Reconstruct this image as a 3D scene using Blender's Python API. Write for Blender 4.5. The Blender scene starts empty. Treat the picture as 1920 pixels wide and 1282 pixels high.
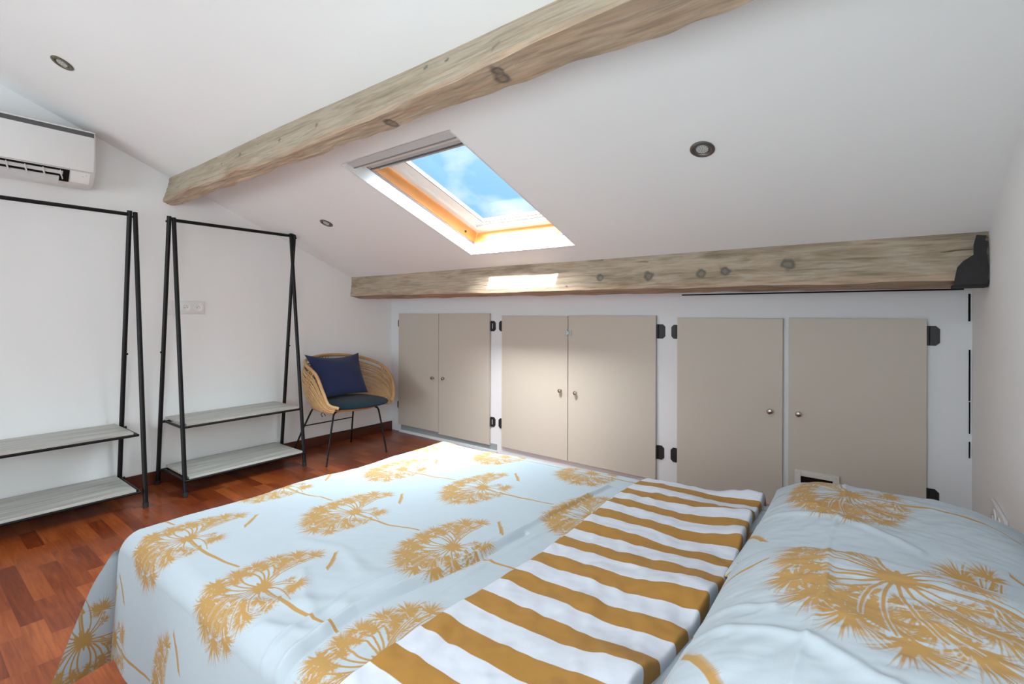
import bpy, bmesh, math, random
import numpy as np
from mathutils import Vector, Matrix

random.seed(4)
rng = np.random.default_rng(11)
SC = bpy.context.scene
COL = SC.collection

# ------------------------------------------------------------------ camera
yaw, roll = math.radians(37.45), math.radians(0.17)
fw = Vector((-math.sin(yaw), math.cos(yaw), 0))
rt = Vector((math.cos(yaw), math.sin(yaw), 0))
up = rt.cross(fw)
r2 = rt * math.cos(roll) + up * math.sin(roll)
u2 = -rt * math.sin(roll) + up * math.cos(roll)
cam_d = bpy.data.cameras.new('camera')
cam = bpy.data.objects.new('camera', cam_d)
COL.objects.link(cam)
M = Matrix((r2, u2, -fw)).transposed().to_4x4()
M.translation = Vector((4.072, -3.258, 1.2))
cam.matrix_world = M
cam_d.sensor_width = 36.0
cam_d.lens = 913.2 / 1920 * 36
cam_d.shift_y = -52.8 / 1920
cam_d.clip_start = 0.02
SC.camera = cam
SC.view_settings.view_transform = 'Standard'
SC.view_settings.look = 'None'
SC.view_settings.gamma = 1
SC.view_settings.use_curve_mapping = False
SC.view_settings.exposure = 0.32

SUN_DIR = Vector((-.08, 1.0, -.85)).normalized()      # the way the light travels

# ------------------------------------------------------------------ world: blue sky, soft clouds, bright haze round the sun
W = bpy.data.worlds.new('sky'); SC.world = W; W.use_nodes = True
nt = W.node_tree; nt.nodes.clear()
def wn(t, **k):
    n = nt.nodes.new(t)
    for a, b in k.items(): setattr(n, a, b)
    return n
tc = wn('ShaderNodeTexCoord')
mp = wn('ShaderNodeMapping'); mp.inputs['Scale'].default_value = (1, 1, 2.2)
mp.inputs['Location'].default_value = (0.45, 0.2, 0.1)
nz = wn('ShaderNodeTexNoise'); nz.inputs['Scale'].default_value = 5.5; nz.inputs['Detail'].default_value = 4; nz.inputs['Roughness'].default_value = .5
cr = wn('ShaderNodeValToRGB')
cr.color_ramp.elements[0].position = .53; cr.color_ramp.elements[0].color = (0, 0, 0, 1)
cr.color_ramp.elements[1].position = .72; cr.color_ramp.elements[1].color = (.8, .8, .8, 1)
sep = wn('ShaderNodeSeparateXYZ')
gr = wn('ShaderNodeValToRGB')
gr.color_ramp.elements[0].position = 0.1; gr.color_ramp.elements[0].color = (.29, .57, .86, 1)
gr.color_ramp.elements[1].position = 0.42; gr.color_ramp.elements[1].color = (.22, .48, .84, 1)
mx = wn('ShaderNodeMix', data_type='RGBA')
mx.inputs['B'].default_value = (.93, .96, 1, 1)
dot = wn('ShaderNodeVectorMath', operation='DOT_PRODUCT')
gd = Vector((.2, -1, 1.0)).normalized()
dot.inputs[1].default_value = tuple(gd)
pw = wn('ShaderNodeMath', operation='POWER'); pw.inputs[1].default_value = 14
mxm = wn('ShaderNodeMath', operation='MAXIMUM'); mxm.inputs[1].default_value = 0.0
bg1 = wn('ShaderNodeBackground'); bg1.inputs['Strength'].default_value = 1.0
bg2 = wn('ShaderNodeBackground'); bg2.inputs['Color'].default_value = (1, .97, .93, 1)
glow = wn('ShaderNodeMath', operation='MULTIPLY'); glow.inputs[1].default_value = 92.0
add = wn('ShaderNodeAddShader'); out = wn('ShaderNodeOutputWorld')
L = nt.links.new
L(tc.outputs['Generated'], mp.inputs['Vector']); L(mp.outputs[0], nz.inputs['Vector']); L(nz.outputs['Fac'], cr.inputs[0])
L(tc.outputs['Generated'], sep.inputs[0]); L(sep.outputs['Z'], gr.inputs[0])
L(cr.outputs[0], mx.inputs['Factor']); L(gr.outputs[0], mx.inputs['A']); L(mx.outputs['Result'], bg1.inputs['Color'])
L(tc.outputs['Generated'], dot.inputs[0]); L(dot.outputs['Value'], mxm.inputs[0]); L(mxm.outputs[0], pw.inputs[0])
L(pw.outputs[0], glow.inputs[0]); L(glow.outputs[0], bg2.inputs['Strength'])
L(bg1.outputs[0], add.inputs[0]); L(bg2.outputs[0], add.inputs[1])
# added overhead sky glow, unseen, to brighten bed and floor through the skylight
dot2 = wn('ShaderNodeVectorMath', operation='DOT_PRODUCT'); dot2.inputs[1].default_value = tuple(Vector((.15, .2, 1)).normalized())
mx2 = wn('ShaderNodeMath', operation='MAXIMUM'); mx2.inputs[1].default_value = 0.0
pw2 = wn('ShaderNodeMath', operation='POWER'); pw2.inputs[1].default_value = 6
ov = wn('ShaderNodeMath', operation='MULTIPLY'); ov.inputs[1].default_value = 92.0
bg3 = wn('ShaderNodeBackground'); bg3.inputs['Color'].default_value = (.84, .98, 1, 1)
add2 = wn('ShaderNodeAddShader')
L(tc.outputs['Generated'], dot2.inputs[0]); L(dot2.outputs['Value'], mx2.inputs[0]); L(mx2.outputs[0], pw2.inputs[0]); L(pw2.outputs[0], ov.inputs[0]); L(ov.outputs[0], bg3.inputs['Strength'])
L(add.outputs[0], add2.inputs[0]); L(bg3.outputs[0], add2.inputs[1]); L(add2.outputs[0], out.inputs['Surface'])

# ------------------------------------------------------------------ sun, sky portal at the roof window, added fill lights behind the camera
def light(name, kind, loc, direction, energy, color=(1, 1, 1), size=1, size_y=None, **k):
    d = bpy.data.lights.new(name, kind); d.energy = energy; d.color = color
    if kind == 'AREA':
        d.shape = 'RECTANGLE'; d.size = size; d.size_y = size_y or size
    for a, b in k.items():
        setattr(d, a, b)
    o = bpy.data.objects.new(name, d); COL.objects.link(o); o.location = loc
    o.rotation_euler = Vector(direction).to_track_quat('-Z', 'Y').to_euler()
    return o
light('sun', 'SUN', (2, -6, 6), SUN_DIR, 16, (1, .95, .88), angle=math.radians(.6))
SLN = Vector((0, .3831, .9237))
po = light('roof_window_portal', 'AREA', Vector((2.09, -.99, 2.02)) + Vector((0, .03, .07)), -SLN, 10, size=1.1, size_y=1.2)
po.data.cycles.is_portal = True
light('added_rear_fill', 'AREA', (2.2, -6.86, 1.05), (0, 1, -.12), 84, (.88, 1, 1.04), size=3.4, size_y=1.3)  # added fill lamp in front of the added rear window

light('added_overhead_fill', 'AREA', (3.35, -3.45, 2.50), (0, .06, -1), 12, (.95, 1, 1.02), size=.5, size_y=.5)  # added fill over the bed, out of view

light('added_partition_fill', 'AREA', (3.30, -3.72, 1.22), (0, 1, -.05), 22, (.89, 1, 1.04), size=2.1, size_y=.9)  # added fill from the partition for the right side of the room

# ------------------------------------------------------------------ materials
MATS = {}
def mat(name, color, rough=.5, metal=0, spec=.5, bump=None, var=None, coords='Object', stretch=(1, 1, 1), sheen=0):
    """principled with optional noise variation (scale, amount) and bump (scale, strength)"""
    if name in MATS: return MATS[name]
    m = bpy.data.materials.new(name); m.use_nodes = True; MATS[name] = m
    n = m.node_tree; b = n.nodes['Principled BSDF']
    b.inputs['Base Color'].default_value = (*color, 1); b.inputs['Roughness'].default_value = rough
    b.inputs['Metallic'].default_value = metal; b.inputs['Specular IOR Level'].default_value = spec
    if sheen: b.inputs['Sheen Weight'].default_value = sheen
    if bump or var:
        t = n.nodes.new('ShaderNodeTexCoord'); mpn = n.nodes.new('ShaderNodeMapping'); mpn.inputs['Scale'].default_value = stretch
        n.links.new(t.outputs[coords], mpn.inputs[0])
    if var:
        z = n.nodes.new('ShaderNodeTexNoise'); z.inputs['Scale'].default_value = var[0]; z.inputs['Detail'].default_value = 5
        n.links.new(mpn.outputs[0], z.inputs['Vector'])
        h = n.nodes.new('ShaderNodeMix'); h.data_type = 'RGBA'
        c2 = var[2] if len(var) > 2 else tuple(c * (1 - var[1]) for c in color)
        h.inputs['A'].default_value = (*color, 1); h.inputs['B'].default_value = (*c2, 1)
        n.links.new(z.outputs['Fac'], h.inputs['Factor']); n.links.new(h.outputs['Result'], b.inputs['Base Color'])
    if bump:
        z = n.nodes.new('ShaderNodeTexNoise'); z.inputs['Scale'].default_value = bump[0]; z.inputs['Detail'].default_value = 4
        n.links.new(mpn.outputs[0], z.inputs['Vector'])
        u = n.nodes.new('ShaderNodeBump'); u.inputs['Strength'].default_value = bump[1]; u.inputs['Distance'].default_value = .004
        n.links.new(z.outputs['Fac'], u.inputs['Height']); n.links.new(u.outputs[0], b.inputs['Normal'])
    return m
def ramp(n, stops):
    r = n.nodes.new('ShaderNodeValToRGB')
    while len(r.color_ramp.elements) < len(stops): r.color_ramp.elements.new(.5)
    for e, (p, c) in zip(r.color_ramp.elements, stops): e.position = p; e.color = (*c, 1)
    return r

PLASTER = mat('white_plaster', (.86, .87, .875), .85, spec=.2, bump=(9, .08))
KNEE = mat('grey_white_panel_paint', (.74, .75, .775), .6, spec=.3, bump=(30, .05))
REVEAL = mat('reveal_white_paint', (.84, .84, .84), .5)
TAUPE = mat('taupe_door_paint', (.55, .50, .435), .5, spec=.3, bump=(40, .05))
IRON = mat('black_iron', (.018, .018, .02), .45, spec=.4, bump=(60, .2))
BLACKTUBE = mat('black_powder_coated_tube', (.007, .007, .008), .42, spec=.25)
RUBBER = mat('black_rubber', (.012, .012, .012), .7)
STEEL = mat('brushed_nickel', (.42, .38, .34), .3, 1)
ZINC = mat('zinc_catch', (.45, .47, .45), .4, 1)
PLASTIC = mat('white_plastic', (.80, .80, .80), .35, spec=.45)
PLASTICG = mat('grey_plastic_recess', (.10, .10, .105), .6)
PLASTICV = mat('vane_plastic', (.62, .62, .62), .5)
DARK = mat('dark_void', (.012, .01, .009), .9, spec=.1)
BLINDW = mat('blind_cassette_aluminium', (.60, .60, .60), .4, .1)
SASHW = mat('white_sash_paint', (.82, .80, .77), .4)
PINE = mat('varnished_pine', (.72, .33, .10), .3, var=(7, .3, (.58, .22, .055)), stretch=(1, 1, 1))
NAVY = mat('navy_cushion_fabric', (.022, .030, .085), .9, sheen=.15, bump=(300, .35), spec=.2)
TEAL = mat('dark_teal_seat_fabric', (.004, .018, .032), .9, sheen=.1, bump=(300, .3), spec=.2)
RATTAN = mat('honey_rattan', (.62, .38, .18), .5, var=(18, .4, (.44, .235, .095)), bump=(60, .2))
RATTAND = mat('woven_rattan_core', (.66, .44, .24), .6, var=(40, .4, (.45, .25, .11)), bump=(80, .3))
SKIRT = mat('red_wood_baseboard', (.13, .032, .014), .35, var=(3, .5, (.06, .014, .008)), stretch=(.5, 1.5, 8))
SHEET = mat('white_cotton', (.70, .70, .71), .9)
DIVAN = mat('bed_base_fabric', (.60, .58, .55), .9)
SPOTRING = mat('satin_nickel_ring', (.20, .19, .18), .35, .8)
SPOTRING2 = mat('brass_tinted_ring', (.20, .18, .12), .35, .8)
GREYCHAN = mat('grey_threshold_strip', (.30, .33, .34), .5)

def glass_mat():
    m = bpy.data.materials.new('window_glass'); m.use_nodes = True; n = m.node_tree; n.nodes.clear()
    o = n.nodes.new('ShaderNodeOutputMaterial'); t = n.nodes.new('ShaderNodeBsdfTransparent'); g = n.nodes.new('ShaderNodeBsdfGlossy')
    g.inputs['Roughness'].default_value = .02; x = n.nodes.new('ShaderNodeMixShader'); f = n.nodes.new('ShaderNodeValue'); f.outputs[0].default_value = .015
    t.inputs[0].default_value = (.97, .99, 1, 1)
    n.links.new(f.outputs[0], x.inputs[0]); n.links.new(t.outputs[0], x.inputs[1]); n.links.new(g.outputs[0], x.inputs[2]); n.links.new(x.outputs[0], o.inputs[0])
    return m
GLASS = glass_mat()

def floor_mat():
    m = bpy.data.materials.new('merbau_strip_parquet'); m.use_nodes = True; n = m.node_tree; b = n.nodes['Principled BSDF']; l = n.links.new
    t = n.nodes.new('ShaderNodeTexCoord')
    mpn = n.nodes.new('ShaderNodeMapping'); mpn.inputs['Location'].default_value = (.05, .018, 0); l(t.outputs['Object'], mpn.inputs[0])
    br = n.nodes.new('ShaderNodeTexBrick'); l(mpn.outputs[0], br.inputs['Vector'])
    br.inputs['Scale'].default_value = 1; br.inputs['Brick Width'].default_value = .33; br.inputs['Row Height'].default_value = .066
    br.inputs['Mortar Size'].default_value = .0006; br.inputs['Mortar Smooth'].default_value = 1; br.offset = .43; br.offset_frequency = 2; br.squash = .8; br.squash_frequency = 3
    br.inputs['Color1'].default_value = (0, 0, 0, 1); br.inputs['Color2'].default_value = (1, 1, 1, 1); br.inputs['Mortar'].default_value = (.3, .3, .3, 1)
    # grain runs along the stave, shifted for every stave by its own brightness value
    add_ = n.nodes.new('ShaderNodeVectorMath'); add_.operation = 'ADD'
    sc = n.nodes.new('ShaderNodeVectorMath'); sc.operation = 'SCALE'; sc.inputs['Scale'].default_value = 7; l(br.outputs['Color'], sc.inputs[0])
    l(t.outputs['Object'], add_.inputs[0]); l(sc.outputs[0], add_.inputs[1])
    m2 = n.nodes.new('ShaderNodeMapping'); m2.inputs['Scale'].default_value = (1.2, 14, 1); l(add_.outputs[0], m2.inputs[0])
    z = n.nodes.new('ShaderNodeTexNoise'); z.inputs['Scale'].default_value = 3; z.inputs['Detail'].default_value = 8; z.inputs['Distortion'].default_value = 1.4; l(m2.outputs[0], z.inputs['Vector'])
    m3 = n.nodes.new('ShaderNodeMapping'); m3.inputs['Scale'].default_value = (6, 160, 1); l(add_.outputs[0], m3.inputs[0])
    z2 = n.nodes.new('ShaderNodeTexNoise'); z2.inputs['Scale'].default_value = 2; z2.inputs['Detail'].default_value = 2; l(m3.outputs[0], z2.inputs['Vector'])
    a = n.nodes.new('ShaderNodeMath'); a.operation = 'MULTIPLY_ADD'; a.inputs[1].default_value = .34; l(br.outputs['Color'], a.inputs[0])
    s1 = n.nodes.new('ShaderNodeMath'); s1.operation = 'MULTIPLY'; s1.inputs[1].default_value = .62; l(z.outputs['Fac'], s1.inputs[0])
    l(s1.outputs[0], a.inputs[2])
    a2 = n.nodes.new('ShaderNodeMath'); a2.operation = 'MULTIPLY_ADD'; a2.inputs[1].default_value = .14; l(z2.outputs['Fac'], a2.inputs[0]); l(a.outputs[0], a2.inputs[2])
    r = ramp(n, [(.2, (.07, .012, .005)), (.42, (.15, .027, .007)), (.60, (.235, .050, .012)), (.85, (.36, .095, .024))])
    l(a2.outputs[0], r.inputs[0]); l(r.outputs[0], b.inputs['Base Color'])
    b.inputs['Roughness'].default_value = .28; b.inputs['Specular IOR Level'].default_value = .38
    u = n.nodes.new('ShaderNodeBump'); u.inputs['Strength'].default_value = .12; u.inputs['Distance'].default_value = .002; l(a2.outputs[0], u.inputs['Height']); l(u.outputs[0], b.inputs['Normal'])
    return m
FLOOR = floor_mat()

def beam_mat(name, base, pale, orange, grey):
    """old sanded timber: streaks along x, whitewashed patches, knots from the mesh attribute 'knot'"""
    m = bpy.data.materials.new(name); m.use_nodes = True; n = m.node_tree; b = n.nodes['Principled BSDF']; l = n.links.new
    t = n.nodes.new('ShaderNodeTexCoord')
    m1 = n.nodes.new('ShaderNodeMapping'); m1.inputs['Scale'].default_value = (1.6, 11, 11); l(t.outputs['Object'], m1.inputs[0])
    z1 = n.nodes.new('ShaderNodeTexNoise'); z1.inputs['Scale'].default_value = 1.6; z1.inputs['Detail'].default_value = 8; z1.inputs['Roughness'].default_value = .6; z1.inputs['Distortion'].default_value = .6; l(m1.outputs[0], z1.inputs['Vector'])
    m2 = n.nodes.new('ShaderNodeMapping'); m2.inputs['Scale'].default_value = (5, 90, 90); l(t.outputs['Object'], m2.inputs[0])
    z2 = n.nodes.new('ShaderNodeTexNoise'); z2.inputs['Scale'].default_value = 1; z2.inputs['Detail'].default_value = 6; z2.inputs['Distortion'].default_value = .5; l(m2.outputs[0], z2.inputs['Vector'])
    z3 = n.nodes.new('ShaderNodeTexNoise'); z3.inputs['Scale'].default_value = 2.6; z3.inputs['Detail'].default_value = 5
    m3 = n.nodes.new('ShaderNodeMapping'); m3.inputs['Scale'].default_value = (.9, 3, 3); l(t.outputs['Object'], m3.inputs[0]); l(m3.outputs[0], z3.inputs['Vector'])
    r1 = ramp(n, [(.30, grey), (.43, base), (.56, pale), (.72, orange)]); l(z1.outputs['Fac'], r1.inputs[0])
    r3 = ramp(n, [(.42, (0, 0, 0)), (.66, (.65, .65, .65))]); l(z3.outputs['Fac'], r3.inputs[0])
    x1 = n.nodes.new('ShaderNodeMix'); x1.data_type = 'RGBA'; l(r3.outputs[0], x1.inputs['Factor']); l(r1.outputs[0], x1.inputs['A']); x1.inputs['B'].default_value = (*pale, 1)
    r2_ = ramp(n, [(.3, (.62, .62, .62)), (.5, (1, 1, 1)), (.7, (1.08, 1.06, 1.04))]); l(z2.outputs['Fac'], r2_.inputs[0])
    x2 = n.nodes.new('ShaderNodeMix'); x2.data_type = 'RGBA'; x2.blend_type = 'MULTIPLY'; x2.inputs['Factor'].default_value = .8; l(x1.outputs['Result'], x2.inputs['A']); l(r2_.outputs[0], x2.inputs['B'])
    at = n.nodes.new('ShaderNodeAttribute'); at.attribute_name = 'knot'
    x3 = n.nodes.new('ShaderNodeMix'); x3.data_type = 'RGBA'; x3.inputs['B'].default_value = (.13, .12, .105, 1); l(at.outputs['Fac'], x3.inputs['Factor']); l(x2.outputs['Result'], x3.inputs['A'])
    at2 = n.nodes.new('ShaderNodeAttribute'); at2.attribute_name = 'pink'
    x4 = n.nodes.new('ShaderNodeMix'); x4.data_type = 'RGBA'; x4.blend_type = 'MULTIPLY'; x4.inputs['B'].default_value = (1.08, .92, .86, 1); l(at2.outputs['Fac'], x4.inputs['Factor']); l(x3.outputs['Result'], x4.inputs['A'])
    l(x4.outputs['Result'], b.inputs['Base Color']); b.inputs['Roughness'].default_value = .7; b.inputs['Specular IOR Level'].default_value = .25
    u = n.nodes.new('ShaderNodeBump'); u.inputs['Strength'].default_value = .35; u.inputs['Distance'].default_value = .004; l(z2.outputs['Fac'], u.inputs['Height']); l(u.outputs[0], b.inputs['Normal'])
    return m
BEAM = beam_mat('sanded_old_beam', (.37, .30, .215), (.43, .37, .285), (.42, .30, .195), (.32, .27, .20))
BEAM2 = beam_mat('limed_old_beam', (.32, .25, .175), (.44, .37, .29), (.36, .215, .12), (.20, .165, .125))

def shelf_mat():
    m = bpy.data.materials.new('grey_oak_laminate'); m.use_nodes = True; n = m.node_tree; b = n.nodes['Principled BSDF']; l = n.links.new
    t = n.nodes.new('ShaderNodeTexCoord'); m1 = n.nodes.new('ShaderNodeMapping'); m1.inputs['Scale'].default_value = (34, 1.6, 10); l(t.outputs['Object'], m1.inputs[0])
    z = n.nodes.new('ShaderNodeTexNoise'); z.inputs['Scale'].default_value = 1.5; z.inputs['Detail'].default_value = 7; l(m1.outputs[0], z.inputs['Vector'])
    r = ramp(n, [(.3, (.29, .28, .255)), (.5, (.43, .42, .39)), (.7, (.55, .535, .505))]); l(z.outputs['Fac'], r.inputs[0]); l(r.outputs[0], b.inputs['Base Color'])
    b.inputs['Roughness'].default_value = .45
    return m
SHELF = shelf_mat()

def print_mat(name, ground, gold):
    """cotton with the print stored as a mesh attribute"""
    m = bpy.data.materials.new(name); m.use_nodes = True; n = m.node_tree; b = n.nodes['Principled BSDF']; l = n.links.new
    at = n.nodes.new('ShaderNodeAttribute'); at.attribute_name = 'print'
    r = n.nodes.new('ShaderNodeMapRange'); r.inputs['From Min'].default_value = .22; r.inputs['From Max'].default_value = .68; l(at.outputs['Fac'], r.inputs['Value'])
    x = n.nodes.new('ShaderNodeMix'); x.data_type = 'RGBA'; x.inputs['A'].default_value = (*ground, 1); x.inputs['B'].default_value = (*gold, 1)
    l(r.outputs[0], x.inputs['Factor']); l(x.outputs['Result'], b.inputs['Base Color'])
    b.inputs['Roughness'].default_value = .85; b.inputs['Specular IOR Level'].default_value = .2; b.inputs['Sheen Weight'].default_value = .05
    t = n.nodes.new('ShaderNodeTexCoord'); z = n.nodes.new('ShaderNodeTexNoise'); z.inputs['Scale'].default_value = 900; l(t.outputs['Object'], z.inputs['Vector'])
    z2 = n.nodes.new('ShaderNodeTexNoise'); z2.inputs['Scale'].default_value = 22; z2.inputs['Detail'].default_value = 3; l(t.outputs['Object'], z2.inputs['Vector'])
    u = n.nodes.new('ShaderNodeBump'); u.inputs['Strength'].default_value = .12; u.inputs['Distance'].default_value = .001; l(z.outputs['Fac'], u.inputs['Height'])
    u2_ = n.nodes.new('ShaderNodeBump'); u2_.inputs['Strength'].default_value = .16; u2_.inputs['Distance'].default_value = .008; l(z2.outputs['Fac'], u2_.inputs['Height']); l(u.outputs[0], u2_.inputs['Normal']); l(u2_.outputs[0], b.inputs['Normal'])
    return m
PALM = print_mat('palm_print_cotton', (.40, .452, .497), (.385, .225, .075))
STRIPE = print_mat('striped_cotton', (.53, .555, .62), (.33, .165, .036))

# ------------------------------------------------------------------ mesh helpers
def link(name, me, m=None, parent=None, smooth=False):
    if m is not None: me.materials.append(m)
    o = bpy.data.objects.new(name, me); COL.objects.link(o)
    if parent is not None: o.parent = parent
    if smooth:
        me.polygons.foreach_set('use_smooth', [True] * len(me.polygons))
    me.update()
    return o
def tag(o, label, cat, group=None, kind=None):
    o['label'] = label; o['category'] = cat
    if group: o['group'] = group
    if kind: o['kind'] = kind
    return o
def struct(o):
    o['kind'] = 'structure'; return o
def empty(name, loc=(0, 0, 0), rz=0):
    o = bpy.data.objects.new(name, None); COL.objects.link(o); o.location = loc; o.rotation_euler = (0, 0, rz); o.empty_display_size = .1
    return o
class MB:
    def __init__(s): s.bm = bmesh.new()
    def box(s, a, b, bevel=0):
        (x0, y0, z0), (x1, y1, z1) = a, b
        v = [s.bm.verts.new(p) for p in ((x0, y0, z0), (x1, y0, z0), (x1, y1, z0), (x0, y1, z0), (x0, y0, z1), (x1, y0, z1), (x1, y1, z1), (x0, y1, z1))]
        f = [s.bm.faces.new([v[i] for i in q]) for q in ((0, 3, 2, 1), (4, 5, 6, 7), (0, 1, 5, 4), (1, 2, 6, 5), (2, 3, 7, 6), (3, 0, 4, 7))]
        if bevel:
            es = list({e for g in f for e in g.edges})
            bmesh.ops.bevel(s.bm, geom=es, offset=bevel, segments=3, affect='EDGES', profile=.5)
        return s
    def hexa(s, pts):
        v = [s.bm.verts.new(p) for p in pts]
        for q in ((0, 3, 2, 1), (4, 5, 6, 7), (0, 1, 5, 4), (1, 2, 6, 5), (2, 3, 7, 6), (3, 0, 4, 7)): s.bm.faces.new([v[i] for i in q])
        return s
    def tube(s, pts, r, n=12, cap=True, closed=False, flat=1.0):
        pts = [Vector(p) for p in pts]; N = len(pts); rings = []
        prev = None
        for i, p in enumerate(pts):
            if closed: t = pts[(i + 1) % N] - pts[i - 1]
            else: t = pts[min(i + 1, N - 1)] - pts[max(i - 1, 0)]
            t.normalize()
            if prev is None:
                a = Vector((0, 0, 1)) if abs(t.z) < .9 else Vector((1, 0, 0))
                u = (a - t * a.dot(t)).normalized()
            else:
                u = (prev - t * prev.dot(t)).normalized()
            prev = u; w = t.cross(u)
            rr = r[i] if hasattr(r, '__len__') else r
            rings.append([s.bm.verts.new(p + (u * math.cos(2 * math.pi * k / n) + w * math.sin(2 * math.pi * k / n) * flat) * rr) for k in range(n)])
        for i in range(N if closed else N - 1):
            a, b = rings[i], rings[(i + 1) % N]
            for k in range(n): s.bm.faces.new((a[k], a[(k + 1) % n], b[(k + 1) % n], b[k]))
        if cap and not closed:
            s.bm.faces.new(rings[0][::-1]); s.bm.faces.new(rings[-1])
        return s
    def lathe(s, prof, M4, n=32):
        rings = []
        for (r, z) in prof:
            rings.append([s.bm.verts.new(M4 @ Vector((max(r, 1e-5) * math.cos(2 * math.pi * k / n), max(r, 1e-5) * math.sin(2 * math.pi * k / n), z))) for k in range(n)])
        for a, b in zip(rings, rings[1:]):
            for k in range(n): s.bm.faces.new((a[k], a[(k + 1) % n], b[(k + 1) % n], b[k]))
        return s
    def prism(s, poly, M4, h):
        a = [s.bm.verts.new(M4 @ Vector((x, y, 0))) for x, y in poly]; b = [s.bm.verts.new(M4 @ Vector((x, y, h))) for x, y in poly]
        s.bm.faces.new(a[::-1]); s.bm.faces.new(b)
        n = len(poly)
        for k in range(n): s.bm.faces.new((a[k], a[(k + 1) % n], b[(k + 1) % n], b[k]))
        return s
    def build(s, name, m=None, parent=None, smooth=False):
        bmesh.ops.recalc_face_normals(s.bm, faces=s.bm.faces)
        me = bpy.data.meshes.new(name); s.bm.to_mesh(me); s.bm.free()
        o = link(name, me, m, parent)
        if smooth:
            me.polygons.foreach_set('use_smooth', [True] * len(me.polygons))
            try: me.set_sharp_from_angle(angle=math.radians(40))
            except Exception: pass
        return o
def grid_mesh(name, P, m, parent=None, attrs=None, flip=False, smooth=True, wrap=False):
    """P: (nu, nv, 3) array -> one quad mesh"""
    nu, nv = P.shape[:2]
    me = bpy.data.meshes.new(name)
    idx = np.arange(nu * nv).reshape(nu, nv)
    if wrap: idx = np.concatenate([idx, idx[:1]], 0)
    q = np.stack([idx[:-1, :-1], idx[1:, :-1], idx[1:, 1:], idx[:-1, 1:]], -1).reshape(-1, 4)
    if flip: q = q[:, ::-1]
    me.vertices.add(nu * nv); me.vertices.foreach_set('co', P.reshape(-1).astype(np.float32))
    me.loops.add(q.size); me.loops.foreach_set('vertex_index', q.reshape(-1).astype(np.int32))
    me.polygons.add(len(q)); me.polygons.foreach_set('loop_start', np.arange(0, q.size, 4, dtype=np.int32)); me.polygons.foreach_set('loop_total', np.full(len(q), 4, dtype=np.int32))
    me.update(calc_edges=True)
    for k, v in (attrs or {}).items():
        at = me.attributes.new(k, 'FLOAT', 'POINT'); at.data.foreach_set('value', v.reshape(-1).astype(np.float32))
    return link(name, me, m, parent, smooth)
def smoothstep(a, b, x):
    t = np.clip((x - a) / (b - a), 0, 1); return t * t * (3 - 2 * t)
def vnoise(x, y, s, seed=0):
    """smooth value noise in numpy"""
    r = np.random.default_rng(seed); T = r.random((64, 64))
    x = x * s + 17.3; y = y * s + 5.1
    xi = np.floor(x).astype(int); yi = np.floor(y).astype(int); fx = x - xi; fy = y - yi
    fx = fx * fx * (3 - 2 * fx); fy = fy * fy * (3 - 2 * fy)
    g = lambda a, b: T[a % 64, b % 64]
    return (g(xi, yi) * (1 - fx) + g(xi + 1, yi) * fx) * (1 - fy) + (g(xi, yi + 1) * (1 - fx) + g(xi + 1, yi + 1) * fx) * fy - .5
def catmull(pts, n):
    pts = [Vector(p) for p in pts]; P = [pts[0] * 2 - pts[1]] + pts + [pts[-1] * 2 - pts[-2]]; out_ = []
    segs = len(pts) - 1
    for i in range(n):
        t = i / (n - 1) * segs; k = min(int(t), segs - 1); f = t - k; a, b, c, d = P[k:k + 4]
        out_.append(.5 * ((2 * b) + (c - a) * f + (2 * a - 5 * b + 4 * c - d) * f * f + (3 * b - a - 3 * c + d) * f ** 3))
    return out_

# ------------------------------------------------------------------ the room
XR, YB, YRG, S0, K0 = 4.41, -7.0, -4.3, .4148, 1.349
cz = lambda y: K0 - S0 * y
ZRG = cz(YRG); ZRB = ZRG - S0 * (YRG - YB)       # ridge and rear eaves heights
FLx = MB().box((-.15, YB - .1, -.12), (XR + .1, .5, 0)).build('floor', FLOOR); struct(FLx)
def slabwall(name, pts, thick, m):
    """extrude polygon (list of 3D points) by the vector thick"""
    b = MB(); a = [b.bm.verts.new(p) for p in pts]; c = [b.bm.verts.new(Vector(p) + Vector(thick)) for p in pts]
    b.bm.faces.new(a); b.bm.faces.new(c[::-1]); n = len(pts)
    for k in range(n): b.bm.faces.new((a[k], a[(k + 1) % n], c[(k + 1) % n], c[k]))
    return struct(b.build(name, m))
slabwall('wall_left', [(0, YB, 0), (0, .3, 0), (0, .3, cz(.3)), (0, YRG, ZRG), (0, YB, ZRB)], (-.12, 0, 0), PLASTER)
slabwall('wall_right', [(XR, YB, 0), (XR, .3, 0), (XR, .3, cz(.3)), (XR, YRG, ZRG), (XR, YB, ZRB)], (.12, 0, 0), PLASTER)
# rear wall, unseen behind the camera, with the added window
wb = MB()
for a, b in (((0, YB - .12, 0), (.4, YB, ZRB)), ((4.0, YB - .12, 0), (XR, YB, ZRB)), ((.4, YB - .12, 0), (4.0, YB, .35)), ((.4, YB - .12, 1.75), (4.0, YB, ZRB))): wb.box(a, b)
struct(wb.build('wall_rear', PLASTER))
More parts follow.
